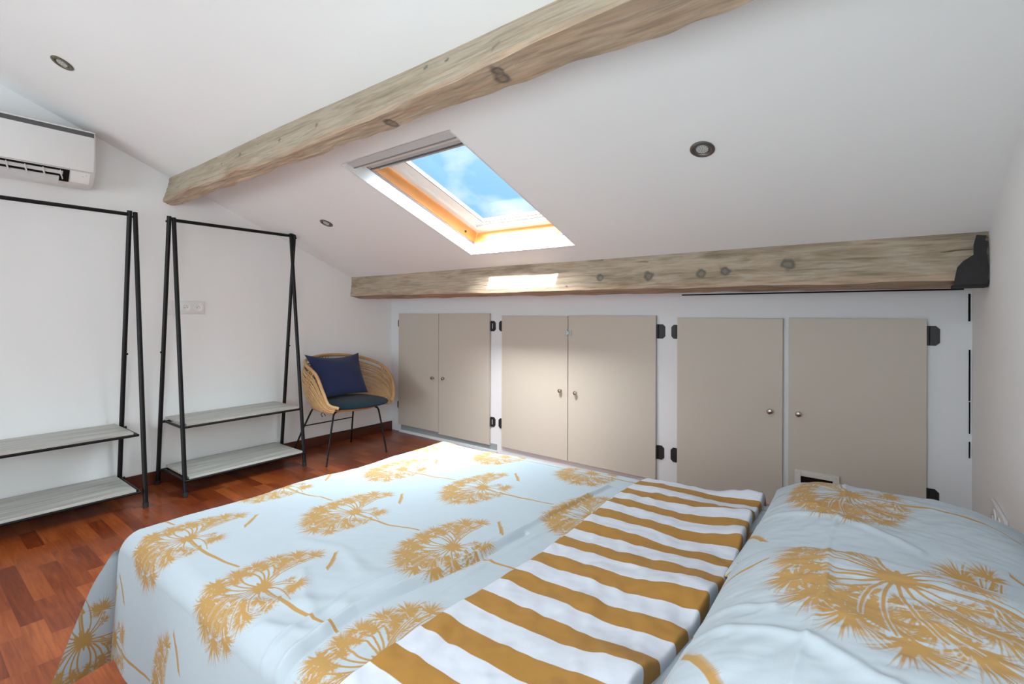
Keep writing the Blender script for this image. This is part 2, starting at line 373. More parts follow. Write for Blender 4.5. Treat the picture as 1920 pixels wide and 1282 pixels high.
# partition added unseen behind the camera, blocks low rear light; room continues on the left
struct(MB().hexa([(2.0, -3.85, 0), (XR, -3.85, 0), (XR, -3.75, 0), (2.0, -3.75, 0), (2.0, -3.85, cz(-3.85)), (XR, -3.85, cz(-3.85)), (XR, -3.75, cz(-3.75)), (2.0, -3.75, cz(-3.75))]).build('wall_partition_added', PLASTER))
w2 = empty('window_2_added', (2.2, YB, .35)); struct(w2)  # window added out of view to go with the rear fill
fb = MB()
for a, b in (((-1.8, -.1, 0), (1.8, -.03, .06)), ((-1.8, -.1, 1.34), (1.8, -.03, 1.4)), ((-1.8, -.1, 0), (-1.74, -.03, 1.4)), ((1.74, -.1, 0), (1.8, -.03, 1.4)), ((-.03, -.1, 0), (.03, -.03, 1.4))): fb.box(a, b)
fb.build('window_frame', SASHW, w2)
MB().box((-1.74, -.07, .06), (1.74, -.065, 1.34)).build('window_pane', GLASS, w2)
cu_ = MB()
for k in range(72):
    x = -1.79 + k * .05; cu_.box((x, -.025 + .012 * (k % 2), .02), (x + .052, -.018 + .012 * (k % 2), 1.38))
cu_.build('sun_blocking_curtain', SHEET, w2)  # curtain added to keep the sun out of the rear window

# ceiling with the skylight opening (corners measured, slightly out of square)
OP = [(1.631, -1.662), (2.483, -1.662), (2.566, -.652), (1.711, -.662)]      # TL TR BR BL
TH = .085
def cp(x, y, d=0):
    return Vector((x, y + .3831 * d, cz(y) + .9237 * d))
cb = MB()
outer = [(-.1, YRG), (XR + .1, YRG), (XR + .1, .3), (-.1, .3)]
for d, fl in ((0, 0), (.10, 1)):
    o_ = [cb.bm.verts.new(cp(*p, d)) for p in outer]; i_ = [cb.bm.verts.new(cp(*p, d)) for p in OP]
    if d == 0:
        o0, i0 = o_, i_
    for k in range(4): cb.bm.faces.new((o_[k], o_[(k + 1) % 4], i_[(k + 1) % 4], i_[k]))
for k in range(4):
    cb.bm.faces.new((o0[k], o0[(k + 1) % 4], o_[(k + 1) % 4], o_[k]))
    cb.bm.faces.new((i0[k], i0[(k + 1) % 4], i_[(k + 1) % 4], i_[k]))
cb.hexa([(-.1, YB - .12, ZRB - .05), (XR + .1, YB - .12, ZRB - .05), (XR + .1, YRG, ZRG), (-.1, YRG, ZRG), (-.1, YB - .12, ZRB + .06), (XR + .1, YB - .12, ZRB + .06), (XR + .1, YRG, ZRG + .12), (-.1, YRG, ZRG + .12)])
struct(cb.build('ceiling', PLASTER))

# ---- skylight
def op(a, b):   # bilinear inside the opening, a across (0 left..1 right), b down the slope (0 top..1 bottom)
    TL, TR, BR, BL = [Vector(p) for p in OP]
    return (TL * (1 - a) + TR * a) * (1 - b) + (BL * (1 - a) + BR * a) * b
def opd(a, b, d):
    q = op(a, b); return cp(q.x, q.y, d)
def ringframe(mb, a0, b0, a1, b1, A0, B0, A1, B1, d0, d1):
    """frame between outer rect (a0..) and inner rect (A0..), from depth d0 to d1"""
    o = [(a0, b0), (a1, b0), (a1, b1), (a0, b1)]; i = [(A0, B0), (A1, B0), (A1, B1), (A0, B1)]
    v = [[mb.bm.verts.new(opd(*p, d)) for p in q] for q, d in ((o, d0), (i, d0), (o, d1), (i, d1))]
    for k in range(4):
        j = (k + 1) % 4
        mb.bm.faces.new((v[0][k], v[0][j], v[1][j], v[1][k])); mb.bm.faces.new((v[2][k], v[2][j], v[3][j], v[3][k]))
        mb.bm.faces.new((v[1][k], v[1][j], v[3][j], v[3][k])); mb.bm.faces.new((v[0][k], v[0][j], v[2][j], v[2][k]))
    return mb
sk = empty('window_1', op(.5, .5).to_3d() + Vector((0, 0, cz(-1.16)))); struct(sk)
def skpart(mb, name, m, smooth=False):
    o = mb.build(name, m, None, smooth); o.parent = sk; o.matrix_parent_inverse = Matrix.Translation(sk.location).inverted(); return o
e = .002
skpart(ringframe(MB(), -.008, -.007, 1.008, 1.007, e, e, 1 - e, 1 - e, .0, TH), 'white_reveal', REVEAL)
skpart(ringframe(MB(), -.05, -.05, 1.05, 1.05, -.0, -.0, 1, 1, TH + .001, .185), 'pine_frame', PINE)
sf = ringframe(MB(), .004, .004, .996, .996, .062, .05, .938, .94, .176, .225)
skpart(sf, 'sash', SASHW)
sf = ringframe(MB(), .143, .143, .869, .914, .151, .151, .861, .907, .197, .224)
skpart(sf, 'glazing_gasket', PLASTICG)
sf = MB()
a = [(.07, .055), (.93, .055), (.93, .935), (.07, .935)]; b2 = [(.165, .14), (.86, .14), (.86, .905), (.165, .905)]
sf = ringframe(MB(), .061, .049, .939, .941, .144, .144, .868, .913, .196, .222)
skpart(sf, 'inner_rebate', SASHW)
g = MB(); g.hexa([opd(.15, .14, .212), opd(.862, .14, .212), opd(.862, .908, .212), opd(.15, .908, .212), opd(.15, .14, .217), opd(.862, .14, .217), opd(.862, .908, .217), opd(.15, .908, .217)])
skpart(g, 'window_pane', GLASS)
def slab(a0, b0, a1, b1, d0, d1):
    return MB().hexa([opd(a0, b0, d0), opd(a1, b0, d0), opd(a1, b1, d0), opd(a0, b1, d0), opd(a0, b0, d1), opd(a1, b0, d1), opd(a1, b1, d1), opd(a0, b1, d1)])
skpart(slab(.055, .004, .992, .045, .004, .10), 'blind_cassette', BLINDW)
skpart(slab(.07, .045, .992, .085, .03, .12), 'blind_cassette_lip', SASHW)
skpart(slab(.09, .085, .992, .125, .055, .15), 'ventilation_flap', BLINDW)
skpart(slab(.075, .123, .99, .129, .048, .15), 'flap_gap_shade', PLASTICG)  # dark strip puts the gap's shade into colour at the flap edge
skpart(ringframe(MB(), -.01, -.01, 1.01, 1.01, .005, .005, .995, .995, TH - .004, TH + .002), 'reveal_shadow_line', MATS['shadow_grey'] if 'shadow_grey' in MATS else mat('shadow_grey', (.25, .25, .25), .6))  # grey ring stands for the shadow gap between reveal and pine
skpart(slab(.06, .043, .992, .049, .0, .10), 'cassette_groove_shade', mat('shadow_grey', (.25, .25, .25), .6))  # grey strip colours in the shade between cassette and lip
skpart(slab(.10, .135, .985, .165, .08, .155), 'blind_pull_bar', BLINDW)
# bolt on the pine frame
pb = opd(0.0, .9, .13)
skpart(MB().lathe([(0, .006), (.007, .006), (.009, 0)], Matrix.Translation(pb) @ Matrix.Rotation(math.pi / 2, 4, 'Y'), 12), 'bolt', IRON)

# knee wall, with a hole for the cat flap
KW = -.0
kb = MB()
hx0, hx1, hz0, hz1 = 3.685, 3.85, .10, .282
for a, b in (((-.05, 0, 0), (hx0, .06, K0 + .0)), ((hx1, 0, 0), (XR + .05, .06, K0)), ((hx0, 0, 0), (hx1, .06, hz0)), ((hx0, 0, hz1), (hx1, .06, K0))): kb.box(a, b)
struct(kb.build('wall_back', KNEE))
vb = MB()
vb.box((hx0 - .02, .0605, hz0 - .02), (hx1 + .02, .26, hz0 - .0)); vb.box((hx0 - .02, .0605, hz1), (hx1 + .02, .26, hz1 + .02))
vb.box((hx0 - .02, .0605, hz0), (hx0, .26, hz1)); vb.box((hx1, .0605, hz0), (hx1 + .02, .26, hz1)); vb.box((hx0 - .02, .26, hz0 - .02), (hx1 + .02, .27, hz1 + .02))
struct(vb.build('trim_1', DARK))
# dark cracks where the panel meets the right wall and the beam
ck = MB()
for z0, z1, w in ((1.17, 1.305, .006), (.78, 1.03, .004), (.62, .775, .003), (.5, .58, .003)): ck.box((XR - w - .008, -.004, z0), (XR - .006, .002, z1))
ck.box((3.0, -.004, 1.324), (XR - .03, .002, 1.332))
struct(ck.build('trim_2', DARK))
# thresholds below the first doors
struct(MB().box((.15, -.022, .0), (1.43, -.0005, .022)).build('trim_3', KNEE))
struct(MB().box((.16, -.006, .022), (1.42, -.0005, .075)).build('trim_4', GREYCHAN))
struct(MB().box((0.0005, YB, 0), (.015, -.0, .088), .003).build('baseboard_left', SKIRT))

# ------------------------------------------------------------------ beams
def beam(name, y_top, z_top_of, front_lo, back_lo, y_back, m, knots, pinkfn, x0=-.003, x1=XR):
    nx = 900; X = np.linspace(x0, x1, nx)
    A = np.stack([X, y_top + .004 * np.sin(X * 3.1), np.array([z_top_of(y_top)] * nx) + .0], -1)
    B = front_lo(X); Cc = back_lo(X)
    D = np.stack([X, np.full(nx, y_back), np.array([z_top_of(y_back)] * nx)], -1)
    rows = []
    n1, n2, n3 = 34, 16, 6
    for k in range(n1): rows.append(A + (B - A) * (k / n1))
    for k in range(n2): rows.append(B + (Cc - B) * (k / n2))
    for k in range(n3 + 1): rows.append(Cc + (D - Cc) * (k / n3))
    P_ = np.stack(rows, 1)
    nn = P_.shape[1]; k = np.arange(nn)[None, :] * np.ones((nx, 1))
    # adze marks and waney roughness
    amp = np.where((k > 0) & (k < nn - 1), 1.0, 0)
    dis = .006 * vnoise(P_[..., 0], k * .06, 5, 3) + .004 * vnoise(P_[..., 0], k * .12, 14, 5)
    P_[..., 1] -= dis * amp * np.where(k < n1 + 1, 1, 0); P_[..., 2] += dis * amp * np.where(k >= n1, 1, 0)
    kn = np.zeros((nx, nn))
    for (kx, ky, kz, r) in knots:
        dd = np.sqrt(((P_[..., 0] - kx) / 1.25) ** 2 + ((P_[..., 1] - ky) * .7) ** 2 + (P_[..., 2] - kz) ** 2) / r
        w = 1 + .6 * vnoise(P_[..., 0], P_[..., 2], 55, 31)
        v = smoothstep(1.2, .7, dd * w) * (.6 + .4 * smoothstep(.35, .7, dd * w)) ; kn = np.maximum(kn, v)
        P_[..., 1] += .003 * smoothstep(1, .6, dd) * amp
    pk = np.clip(pinkfn(k, n1, n2), 0, 1) * (.55 + .9 * (vnoise(P_[..., 0], k * .05, 6, 9) + .3))
    P2 = P_
    ob = grid_mesh(name, P2, m, None, {'knot': kn, 'pink': np.clip(pk, 0, 1)})
    bm = bmesh.new(); bm.from_mesh(ob.data)
    bmesh.ops.holes_fill(bm, edges=[e for e in bm.edges if e.is_boundary], sides=0)
    bmesh.ops.recalc_face_normals(bm, faces=bm.faces); bm.to_mesh(ob.data); bm.free()
    try: ob.data.set_sharp_from_angle(angle=math.radians(35))
    except Exception: pass
    return ob
def fl_u(X):
    y = -2.022 - .062 * smoothstep(1.8, 3.6, X) + .006 * np.sin(X * 5) + .005 * vnoise(X, X * 0, 6, 2)
    z = 1.992 + .006 * np.sin(X * 2.3) + .012 * vnoise(X, X * 0, 4, 6)
    return np.stack([X, y, z], -1)
def bl_u(X):
    y = -1.958 + .03 * vnoise(X, X * 0, 5, 8) + .012 * vnoise(X, X * 0, 13, 9)
    y += .02 * smoothstep(2.1, 2.25, X) * smoothstep(2.9, 2.45, X)
    return np.stack([X, y, 1.970 + .012 * vnoise(X, X * 0, 3, 4) + 0 * X], -1)
ub = beam('ceiling_beam', -1.978, cz, fl_u, bl_u, -1.925, BEAM,
          [(3.05, -1.99, 2.075, .026), (3.07, -2.03, 1.995, .02), (3.06, -2.0, 1.978, .024), (2.68, -1.985, 2.135, .010), (2.80, -1.985, 2.125, .011), (2.385, -1.99, 2.076, .011), (1.95, -1.99, 2.075, .014),
           (1.596, -1.985, 2.09, .012), (1.142, -1.985, 2.106, .012), (.9, -1.985, 2.10, .010), (2.47, -1.98, 1.975, .02), (.55, -1.985, 2.08, .009), (1.35, -1.985, 2.12, .008)],
          lambda k, a, b: np.where((k > a - 5) & (k < a + b + 1), .9, .0))
tag(ub, 'long pale sanded timber beam with wavy lower edge crossing the upper slope of the ceiling', 'beam')
def fl_l(X):
    return np.stack([X, -.49 + .004 * vnoise(X, X * 0, 6, 2), 1.366 - .022 * X / 4.4 + .004 * vnoise(X, X * 0, 3, 6)], -1)
def bl_l(X):
    return np.stack([X, -.36 + 0 * X, 1.338 - .016 * X / 4.4 + 0 * X], -1)
lb = beam('wall_plate_beam', -.477, cz, fl_l, bl_l, -.33, BEAM2,
          [(2.645, -.49, 1.43, .02), (2.962, -.49, 1.425, .024), (3.262, -.49, 1.425, .024), (3.387, -.49, 1.432, .022), (3.686, -.49, 1.453, .028), (2.4, -.49, 1.38, .008)],
          lambda k, a, b: np.where((k > a - 5) & (k < a + b + 1), .8, .0))
tag(lb, 'long horizontal timber beam with dark round knots above the taupe cupboard doors', 'beam')
# dark iron shoe at the right end of the low beam
Ms = Matrix(((1, 0, 0, 0), (0, 0, -1, -.4965), (0, 1, 0, 0), (0, 0, 0, 1)))
poly = [(4.30, 1.325), (4.405, 1.327), (4.407, 1.40), (4.4, 1.46), (4.405, 1.50), (4.395, 1.505), (4.40, 1.525), (4.37, 1.53), (4.362, 1.49), (4.362, 1.45), (4.33, 1.425), (4.312, 1.40)]
sb = MB().prism(poly, Ms, .012)
sb.box((4.30, -.4965, 1.315), (4.405, -.40, 1.327))
shoe = sb.build('beam_shoe', mat('blackened_iron', (.022, .019, .021), .8, bump=(50, .3)))
tag(shoe, 'ragged dark metal beam shoe at the right end of the low beam', 'bracket')

# ------------------------------------------------------------------ cupboard doors
def knob(parent, x, z, y=-.024):
    M4 = Matrix.Translation((x, y, z)) @ Matrix.Rotation(math.pi / 2, 4, 'X')
    return MB().lathe([(.008, -.001), (.006, .003), (.0055, .013), (.009, .017), (.0145, .021), (.0155, .026), (.013, .031), (.006, .034), (0, .0345)], M4, 24).build('knob', STEEL, parent, True)
def hinge(parent, x, z, side, w=.055, h=.10, slot=False):
    """octagonal strap plate screwed on the panel beside the door; side=+1 right of the door"""
    c = .016
    x0, x1 = (x, x + w) if side > 0 else (x, x - w)
    pl = [(x0, z - h / 2), (x1 - side * c, z - h / 2), (x1, z - h / 2 + c), (x1, z + h / 2 - c), (x1 - side * c, z + h / 2), (x0, z + h / 2)]
    M4 = Matrix(((1, 0, 0, 0), (0, 0, -1, -.0006), (0, 1, 0, 0), (0, 0, 0, 1)))
    b = MB().prism(pl, M4, .005)
    b.tube([(x0 + side * .006, -.010, z - h / 2 + .004), (x0 + side * .006, -.010, z + h / 2 - .004)], .0075, 10)
    hg = b.build('hinge', IRON, parent, True)
    if slot:
        MB().box((min(x0 + side * .016, x0 + side * .022), -.0072, z - h * .25), (max(x0 + side * .016, x0 + side * .022), -.0057, z + h * .25)).build('hinge_slot', mat('pale_slot', (.6, .6, .6), .6), hg)
    return hg
def door(parent, x0, x1, z0, z1, hole=None):
    b = MB(); y0, y1 = -.024, -.003
    if hole is None:
        b.box((x0, y0, z0), (x1, y1, z1), .0015)
    else:
        a0, a1, c0, c1 = hole
        for p, q in (((x0, y0, z0), (a0, y1, z1)), ((a1, y0, z0), (x1, y1, z1)), ((a0, y0, z0), (a1, y1, c0)), ((a0, y0, c1), (a1, y1, z1))): b.box(p, q)
    return b.build('door', TAUPE, parent)
c1 = empty('eaves_cupboard', (.74, 0, 0)); o1 = Vector(c1.location)
def rel(o, root): o.matrix_parent_inverse = Matrix.Translation(root.location).inverted(); return o
def cupboard(loc, label, doors, hz, kn, hs, catch=None):
    root = empty('eaves_cupboard', loc)
    tag(root, label, 'cupboard', 'cupboards under the eaves')
    ds = []
    for (x0, x1, z0, z1, hole) in doors:
        d = rel(door(root, x0, x1, z0, z1, hole), root); ds.append(d)
    for d, (kx, kz) in zip(ds, kn): knob(d, kx, kz)
    for (i, x, z, side, w, h, sl) in hs: hinge(ds[i], x, z, side, w, h, sl)
    return root, ds
bpy.data.objects.remove(c1)
cupboard((.74, 0, .0), 'narrowest pair of taupe cupboard doors, in the corner beside the rattan chair',
    [(.143, .7185, .078, 1.2, None), (.7235, 1.349, .062, 1.202, None)], None, [(.655, .588), (.795, .594)],
    [(0, .143, 1.10, -1, .035, .085, False), (0, .139, .27, -1, .035, .085, False), (1, 1.349, 1.093, 1, .052, .09, True), (1, 1.349, .262, 1, .052, .085, True)])
r2c, d2c = cupboard((2.16, 0, .0), 'middle pair of taupe cupboard doors with a metal catch between their tops',
    [(1.486, 2.1345, .07, 1.184, None), (2.1395, 2.831, .07, 1.190, None)], None, [(2.077, .606), (2.211, .602)],
    [(0, 1.486, 1.095, -1, .046, .09, False), (0, 1.484, .262, -1, .046, .085, False), (1, 2.831, 1.083, 1, .057, .098, False), (1, 2.829, .258, 1, .054, .095, False)])
ct = MB().box((2.112, -.030, 1.03), (2.132, -.0245, 1.082)); ct.box((2.142, -.030, 1.035), (2.17, -.0245, 1.078)); ct.box((2.126, -.036, 1.045), (2.15, -.030, 1.068), .002); ct.tube([(2.137, -.036, 1.04), (2.137, -.036, 1.075)], .004, 8)
rel(ct.build('catch', ZINC, r2c), r2c)
r3c, d3c = cupboard((3.61, 0, .0), 'widest pair of taupe cupboard doors, with the pet flap in the right one',
    [(2.977, 3.596, .07, 1.178, None), (3.626, 4.24, .07, 1.182, (hx0, hx1, hz0, hz1))], None, [(3.532, .627), (3.679, .631)],
    [(0, 2.977, 1.083, -1, .046, .094, False), (0, 2.974, .258, -1, .046, .095, False), (1, 4.24, 1.095, 1, .052, .10, False), (1, 4.238, .27, 1, .052, .10, False)])
cf = MB()
for a, b in (((hx0 - .026, -.040, hz0 - .03), (hx0 + .006, -.0243, hz1 + .028)), ((hx1 - .006, -.040, hz0 - .03), (hx1 + .026, -.0243, hz1 + .028)), ((hx0 + .006, -.040, hz1 - .004), (hx1 - .006, -.0243, hz1 + .028)), ((hx0 + .006, -.040, hz0 - .03), (hx1 - .006, -.0243, hz0 + .004))): cf.box(a, b, .002)
for x in (hx0 - .012, hx1 + .012):
    cf.lathe([(.0, .003), (.005, .002), (.006, 0)], Matrix.Translation((x, -.040, hz1 + .014)) @ Matrix.Rotation(math.pi / 2, 4, 'X'), 12)
cf.build('cat_flap_frame', mat('offwhite_flap_plastic', (.66, .63, .58), .4), d3c[1])
MB().box((hx0 + .004, -.015, hz0 + .004), (hx1 - .004, -.012, hz1 - .008)).build('flap_door', mat('smoked_flap', (.010, .008, .008), .25), d3c[1])

# ------------------------------------------------------------------ recessed spots
def spot(x, y, ring, label):
    root = empty('recessed_spotlight', cp(x, y)); tag(root, label, 'spotlight', 'recessed ceiling spotlights')
    rotm = Vector(-SLN).to_track_quat('Z', 'Y').to_matrix().to_4x4()
    root.rotation_euler = rotm.to_euler()
    MB().lathe([(.047, .0005), (.0475, .004), (.044, .0065), (.036, .007), (.031, .004), (.0295, .0015), (.0295, .0005), (.047, .0005)], Matrix.Identity(4), 40).build('trim_ring', ring, root, True)
    MB().lathe([(.0295, .0008), (.0, .0008)], Matrix.Identity(4), 32).build('housing', PLASTICG, root)
    b = MB().lathe([(.0245, .0009), (.0235, .0038), (.0, .0040)], Matrix.Identity(4), 32)
    lens = b.build('lens', mat('spot_lens', (.36, .36, .35), .25), root, True)
    b = MB()
    for r, n in ((.006, 4), (.0125, 8), (.019, 12)):
        for k in range(n):
            a_ = 2 * math.pi * k / n + r * 60
            b.lathe([(.0026, 0), (.0022, .0013), (0, .0016)], Matrix.Translation((r * math.cos(a_), r * math.sin(a_), .0040)), 8)
    b.build('led_cluster', mat('led_pip', (.62, .62, .60), .2), lens, True)
spot(.762, -2.687, SPOTRING2, 'recessed ceiling spotlight above the wall air conditioner')
spot(.805, -1.243, SPOTRING, 'recessed ceiling spotlight between the chair corner and the skylight')
spot(3.488, -1.242, SPOTRING, 'recessed ceiling spotlight to the right of the skylight')

lm = empty('added_ceiling_lamp', (3.35, -3.45, 2.78)); tag(lm, 'added square white ceiling lamp, out of view, that goes with the fill light over the bed', 'lamp')  # unseen lamp, added as a body for the overhead fill
MB().box((-.26, -.26, -.27), (.26, .26, -.262)).build('diffuser', PLASTIC, lm)
MB().tube([(0, 0, -.262), (0, 0, .0)], .008, 8).build('stem', STEEL, lm)

w3 = empty('window_3_added', (3.23, -3.75, 1.22)); struct(w3)  # frosted window added on the partition to go with its fill light
fb = MB()
for a, b in (((-1.15, .0005, -.46), (1.15, .018, -.40)), ((-1.15, .0005, .40), (1.15, .018, .46)), ((-1.15, .0005, -.40), (-1.10, .018, .40)), ((1.10, .0005, -.40), (1.15, .018, .40))): fb.box(a, b)
fb.build('window_frame', SASHW, w3)
MB().box((-1.10, .002, -.40), (1.10, .008, .40)).build('window_pane', mat('frosted_pane', (.8, .82, .83), .4), w3)

# ------------------------------------------------------------------ air conditioner
ac = empty('air_conditioner', (0, -2.86, 2.13)); tag(ac, 'white split air conditioner mounted high on the left wall', 'air conditioner')
def acp(mb, name, m, parent=None, smooth=False):
    o = mb.build(name, m, None, smooth); o.parent = parent or ac
    if parent is None: o.matrix_parent_inverse = Matrix.Translation(ac.location).inverted()
    return o
Y0a, Y1a = -3.27, -2.432
def extr(prof, y0, y1, rnd=.0):
    """closed profile in (x, z) extruded along y with slightly rounded ends"""
    b = MB(); cx = sum(p[0] for p in prof) / len(prof); czz = sum(p[1] for p in prof) / len(prof)
    st = [(y0, rnd), (y0 + rnd * .3, rnd * .3), (y0 + rnd, 0), (y1 - rnd, 0), (y1 - rnd * .3, rnd * .3), (y1, rnd)] if rnd else [(y0, 0), (y1, 0)]
    rings = []
    for y, ins in st:
        rings.append([b.bm.verts.new((p[0] - (ins if p[0] > .03 else 0) * (1 if p[0] > cx else .3), y, p[1] - ins * (1 if p[1] > czz else -1))) for p in prof])
    n = len(prof)
    for a, c in zip(rings, rings[1:]):
        for k in range(n): b.bm.faces.new((a[k], a[(k + 1) % n], c[(k + 1) % n], c[k]))
    b.bm.faces.new(rings[0][::-1]); b.bm.faces.new(rings[-1]); return b
prof = [(.002, 2.315), (.15, 2.318), (.19, 2.312), (.203, 2.298), (.206, 2.27), (.207, 2.10), (.204, 2.06), (.1845, 2.026), (.165, 1.992), (.13, 1.975), (.06, 1.972), (.002, 1.985)]
acp(extr(prof, Y0a, Y1a, .018), 'casing', PLASTIC, None, True)
# dark intake gap under the top rim, then the front panel
acp(MB().box((.2, Y0a + .02, 2.255), (.2085, Y1a - .012, 2.298), .003), 'intake_gap', PLASTICG)
pp = [(.205, 2.272), (.213, 2.270), (.217, 2.255), (.219, 2.16), (.216, 2.075), (.2125, 2.058), (.205, 2.056)]
acp(extr(pp, Y0a + .012, Y1a - .010, .008), 'front_panel', PLASTIC, None, True)
rim = MB(); rim.box((.19, Y0a + .01, 2.297), (.2155, Y1a - .008, 2.303), .002); acp(rim, 'top_rim', PLASTIC)
# air outlet: dark slot set in the lower front, flaps in front of it
def acq(y0, y1, p0, p1, th):   # slanted board between profile points p0 -> p1 (x,z)
    d = Vector((p1[0] - p0[0], 0, p1[1] - p0[1])).normalized(); nrm = Vector((-d.z, 0, d.x)) * th
    if nrm.x < 0: nrm = -nrm
    q = [(p0[0], y0, p0[1]), (p0[0], y1, p0[1]), (p1[0], y1, p1[1]), (p1[0], y0, p1[1])]
    return MB().hexa([Vector(v) for v in q] + [Vector(v) + nrm for v in q])
acp(acq(Y0a + .05, -2.555, (.1995, 2.052), (.162, 1.987), .002), 'outlet_slot', DARK)
acp(acq(Y0a + .055, -2.60, (.1785, 2.012), (.150, 1.976), .009), 'louver_flap', PLASTICV)
acp(acq(Y0a + .06, -2.585, (.1965, 2.041), (.186, 2.024), .005), 'upper_louver', PLASTICV)
for k in range(9):
    lv = MB()
    y = -2.60 - k * .075
    lv.hexa([Vector(v) for v in ((.19, y, 2.03), (.19, y + .003, 2.03), (.165, y + .018, 1.995), (.165, y + .015, 1.995), (.208, y, 2.043), (.208, y + .003, 2.043), (.183, y + .018, 1.998), (.183, y + .015, 1.998))])
    acp(lv, 'swing_vane', PLASTICV)
cpn = acq(-2.548, -2.462, (.2005, 2.051), (.166, 1.991), .002); cpn = acp(cpn, 'display_panel', PLASTIC)
for y, t0, w in ((-2.535, .82, .016), (-2.49, .84, .022), (-2.48, .2, .004), (-2.495, .35, .004)):
    mk = MB(); a = Vector((.199 + (.160 - .199) * t0 + .0045, 0, 2.050 + (1.990 - 2.050) * t0 - .002)); mk.box((a.x - .001, y, a.z - .0012), (a.x + .0008, y + w, a.z + .0012))
    acp(mk, 'display_mark', mat('grey_print', (.35, .35, .35), .5))

# ------------------------------------------------------------------ sockets
def socket_left():
    root = empty('wall_socket', (0, -1.883, 1.24)); tag(root, 'white triple wall plate with two round sockets behind the right clothes rack', 'socket')
    MB().box((.0006, -.125, -.048), (.011, .125, .048), .004).build('cover_plate', PLASTIC, root, True)
    MB().box((.0108, -.112, -.034), (.0135, -.045, .034), .001).build('blank_insert', PLASTIC, root, True)
    for y in (.005, .086):
        M4 = Matrix.Translation((.011, y, 0)) @ Matrix.Rotation(math.pi / 2, 4, 'Y')
        b = MB().lathe([(.031, 0), (.031, .0035), (.0225, .0035), (.0215, .001), (.020, .0006), (0, .0006)], M4, 32)
        s = b.build('socket_insert', mat('socket_white', (.86, .86, .86), .25), root, True)
        h = MB()
        for dy in (-.0095, .0095): h.lathe([(.0028, 0), (0, .0004)], Matrix.Translation((.0118, y + dy, -.002)) @ Matrix.Rotation(math.pi / 2, 4, 'Y'), 10)
        h.build('pin_hole', DARK, s)
        MB().tube([(.0116, y, .011), (.022, y, .011)], .0024, 8).build('earth_pin', STEEL, s, True)
socket_left()
rs = empty('wall_socket', (XR, -.768, .447)); tag(rs, 'white double wall socket low on the right wall beyond the pillows', 'socket')
MB().box((-.012, -.135, -.048), (-.0006, .135, .048), .004).build('cover_plate', PLASTIC, rs, True)
for y in (-.05, .045):
    M4 = Matrix.Translation((-.012, y, 0)) @ Matrix.Rotation(-math.pi / 2, 4, 'Y')
    s = MB().lathe([(.029, 0), (.029, .004), (.0225, .004), (.0215, .001), (0, .0008)], M4, 32).build('socket_insert', MATS['socket_white'], rs, True)
    MB().tube([(-.0125, y, .010), (-.023, y, .010)], .0024, 8).build('earth_pin', STEEL, s, True)
    h = MB()
    for dy in (-.0095, .0095): h.lathe([(.0028, 0), (0, .0004)], Matrix.Translation((-.013, y + dy, -.002)) @ Matrix.Rotation(-math.pi / 2, 4, 'Y'), 10)
    h.build('pin_hole', DARK, s)

# ------------------------------------------------------------------ clothes racks
def make_rack(label):
    """local origin: middle of the rack on the floor; length along y = 0.87, depth along x from 0.03 to 0.455"""
    root = empty('clothes_rack', (0, 0, 0)); tag(root, label, 'clothes rack', 'black A-frame clothes racks against the left wall')
    R = .0135; Lh = .4345
    for s in (-1, 1):
        yb, yf = s * (Lh + .004), s * (Lh - .024)
        bk = MB().tube([(.036, yb, .012), (.24, yb, 1.852)], R, 14).build('leg', BLACKTUBE, root, True)
        MB().tube([(.036, yb, .0), (.038, yb, .03)], R + .002, 14).build('rubber_foot', RUBBER, bk, True)
        MB().tube([(.140, yb + s * .011, .93), (.140, yb + s * .019, .93)], .006, 8).build('joint_screw', BLACKTUBE, bk, True)
        MB().tube([(.237, yb + s * .012, 1.815), (.237, yb + s * .019, 1.815)], .006, 8).build('joint_screw', BLACKTUBE, bk, True)
        ft = MB().tube([(.455, yf, .012), (.235, yf, 1.845)], R, 14).build('leg', BLACKTUBE, root, True)
        MB().tube([(.455, yf, .0), (.453, yf, .03)], R + .002, 14).build('rubber_foot', RUBBER, ft, True)
        MB().tube([(.355, yf, .93), (.363, yf, .932)], .006, 8).build('joint_screw', BLACKTUBE, ft, True)
    MB().tube([(.238, -Lh + .03, 1.828), (.238, Lh - .03, 1.828)], .0115, 14).build('hanging_rail', BLACKTUBE, root, True)
    for z, xa, xb in ((.455, .02, .408), (.115, .03, .462)):
        b = MB()
        b.tube([(xb - .004, -Lh + .02, z - .012), (xb - .004, Lh - .02, z - .012)], .0085, 10)
        b.tube([(xa + .07 if z > .3 else xa + .03, -Lh + .0, z - .012), (xa + .07 if z > .3 else xa + .03, Lh - .0, z - .012)], .0085, 10)
        for s in (-1, 1): b.tube([(xa + .05, s * (Lh - .024 + .0), z - .012), (xb + .0, s * (Lh - .024), z - .012)], .0085, 10)
        b.build('shelf_support', BLACKTUBE, root, True)
        MB().box((xa, -Lh + .045, z - .004), (xb, Lh - .045, z + .010), .0015).build('shelf', SHELF, root)
    return root
rk = make_rack('black clothes rack with two grey wood shelves, next to the rattan chair'); rk.location = (0, -1.6195, 0)
def copy_tree(o, parent=None):
    c = o.copy(); COL.objects.link(c)
    if parent is not None: c.parent = parent
    for ch in list(o.children): copy_tree(ch, c)
    return c
rk2 = copy_tree(rk); rk2.location = (.0, -2.684, 0)
# on this rack the front tube of the right end is bolted outside the rear one
for c in rk2.children:
    if c.name.startswith('leg'):
        vs = c.data.vertices; ym = sum(v.co.y for v in vs) / len(vs); xm = max(v.co.x for v in vs)
        if ym > 0: c.location.y += .029 if xm > .4 else -.029
rk2['label'] = 'black clothes rack with two grey wood shelves, standing under the air conditioner'

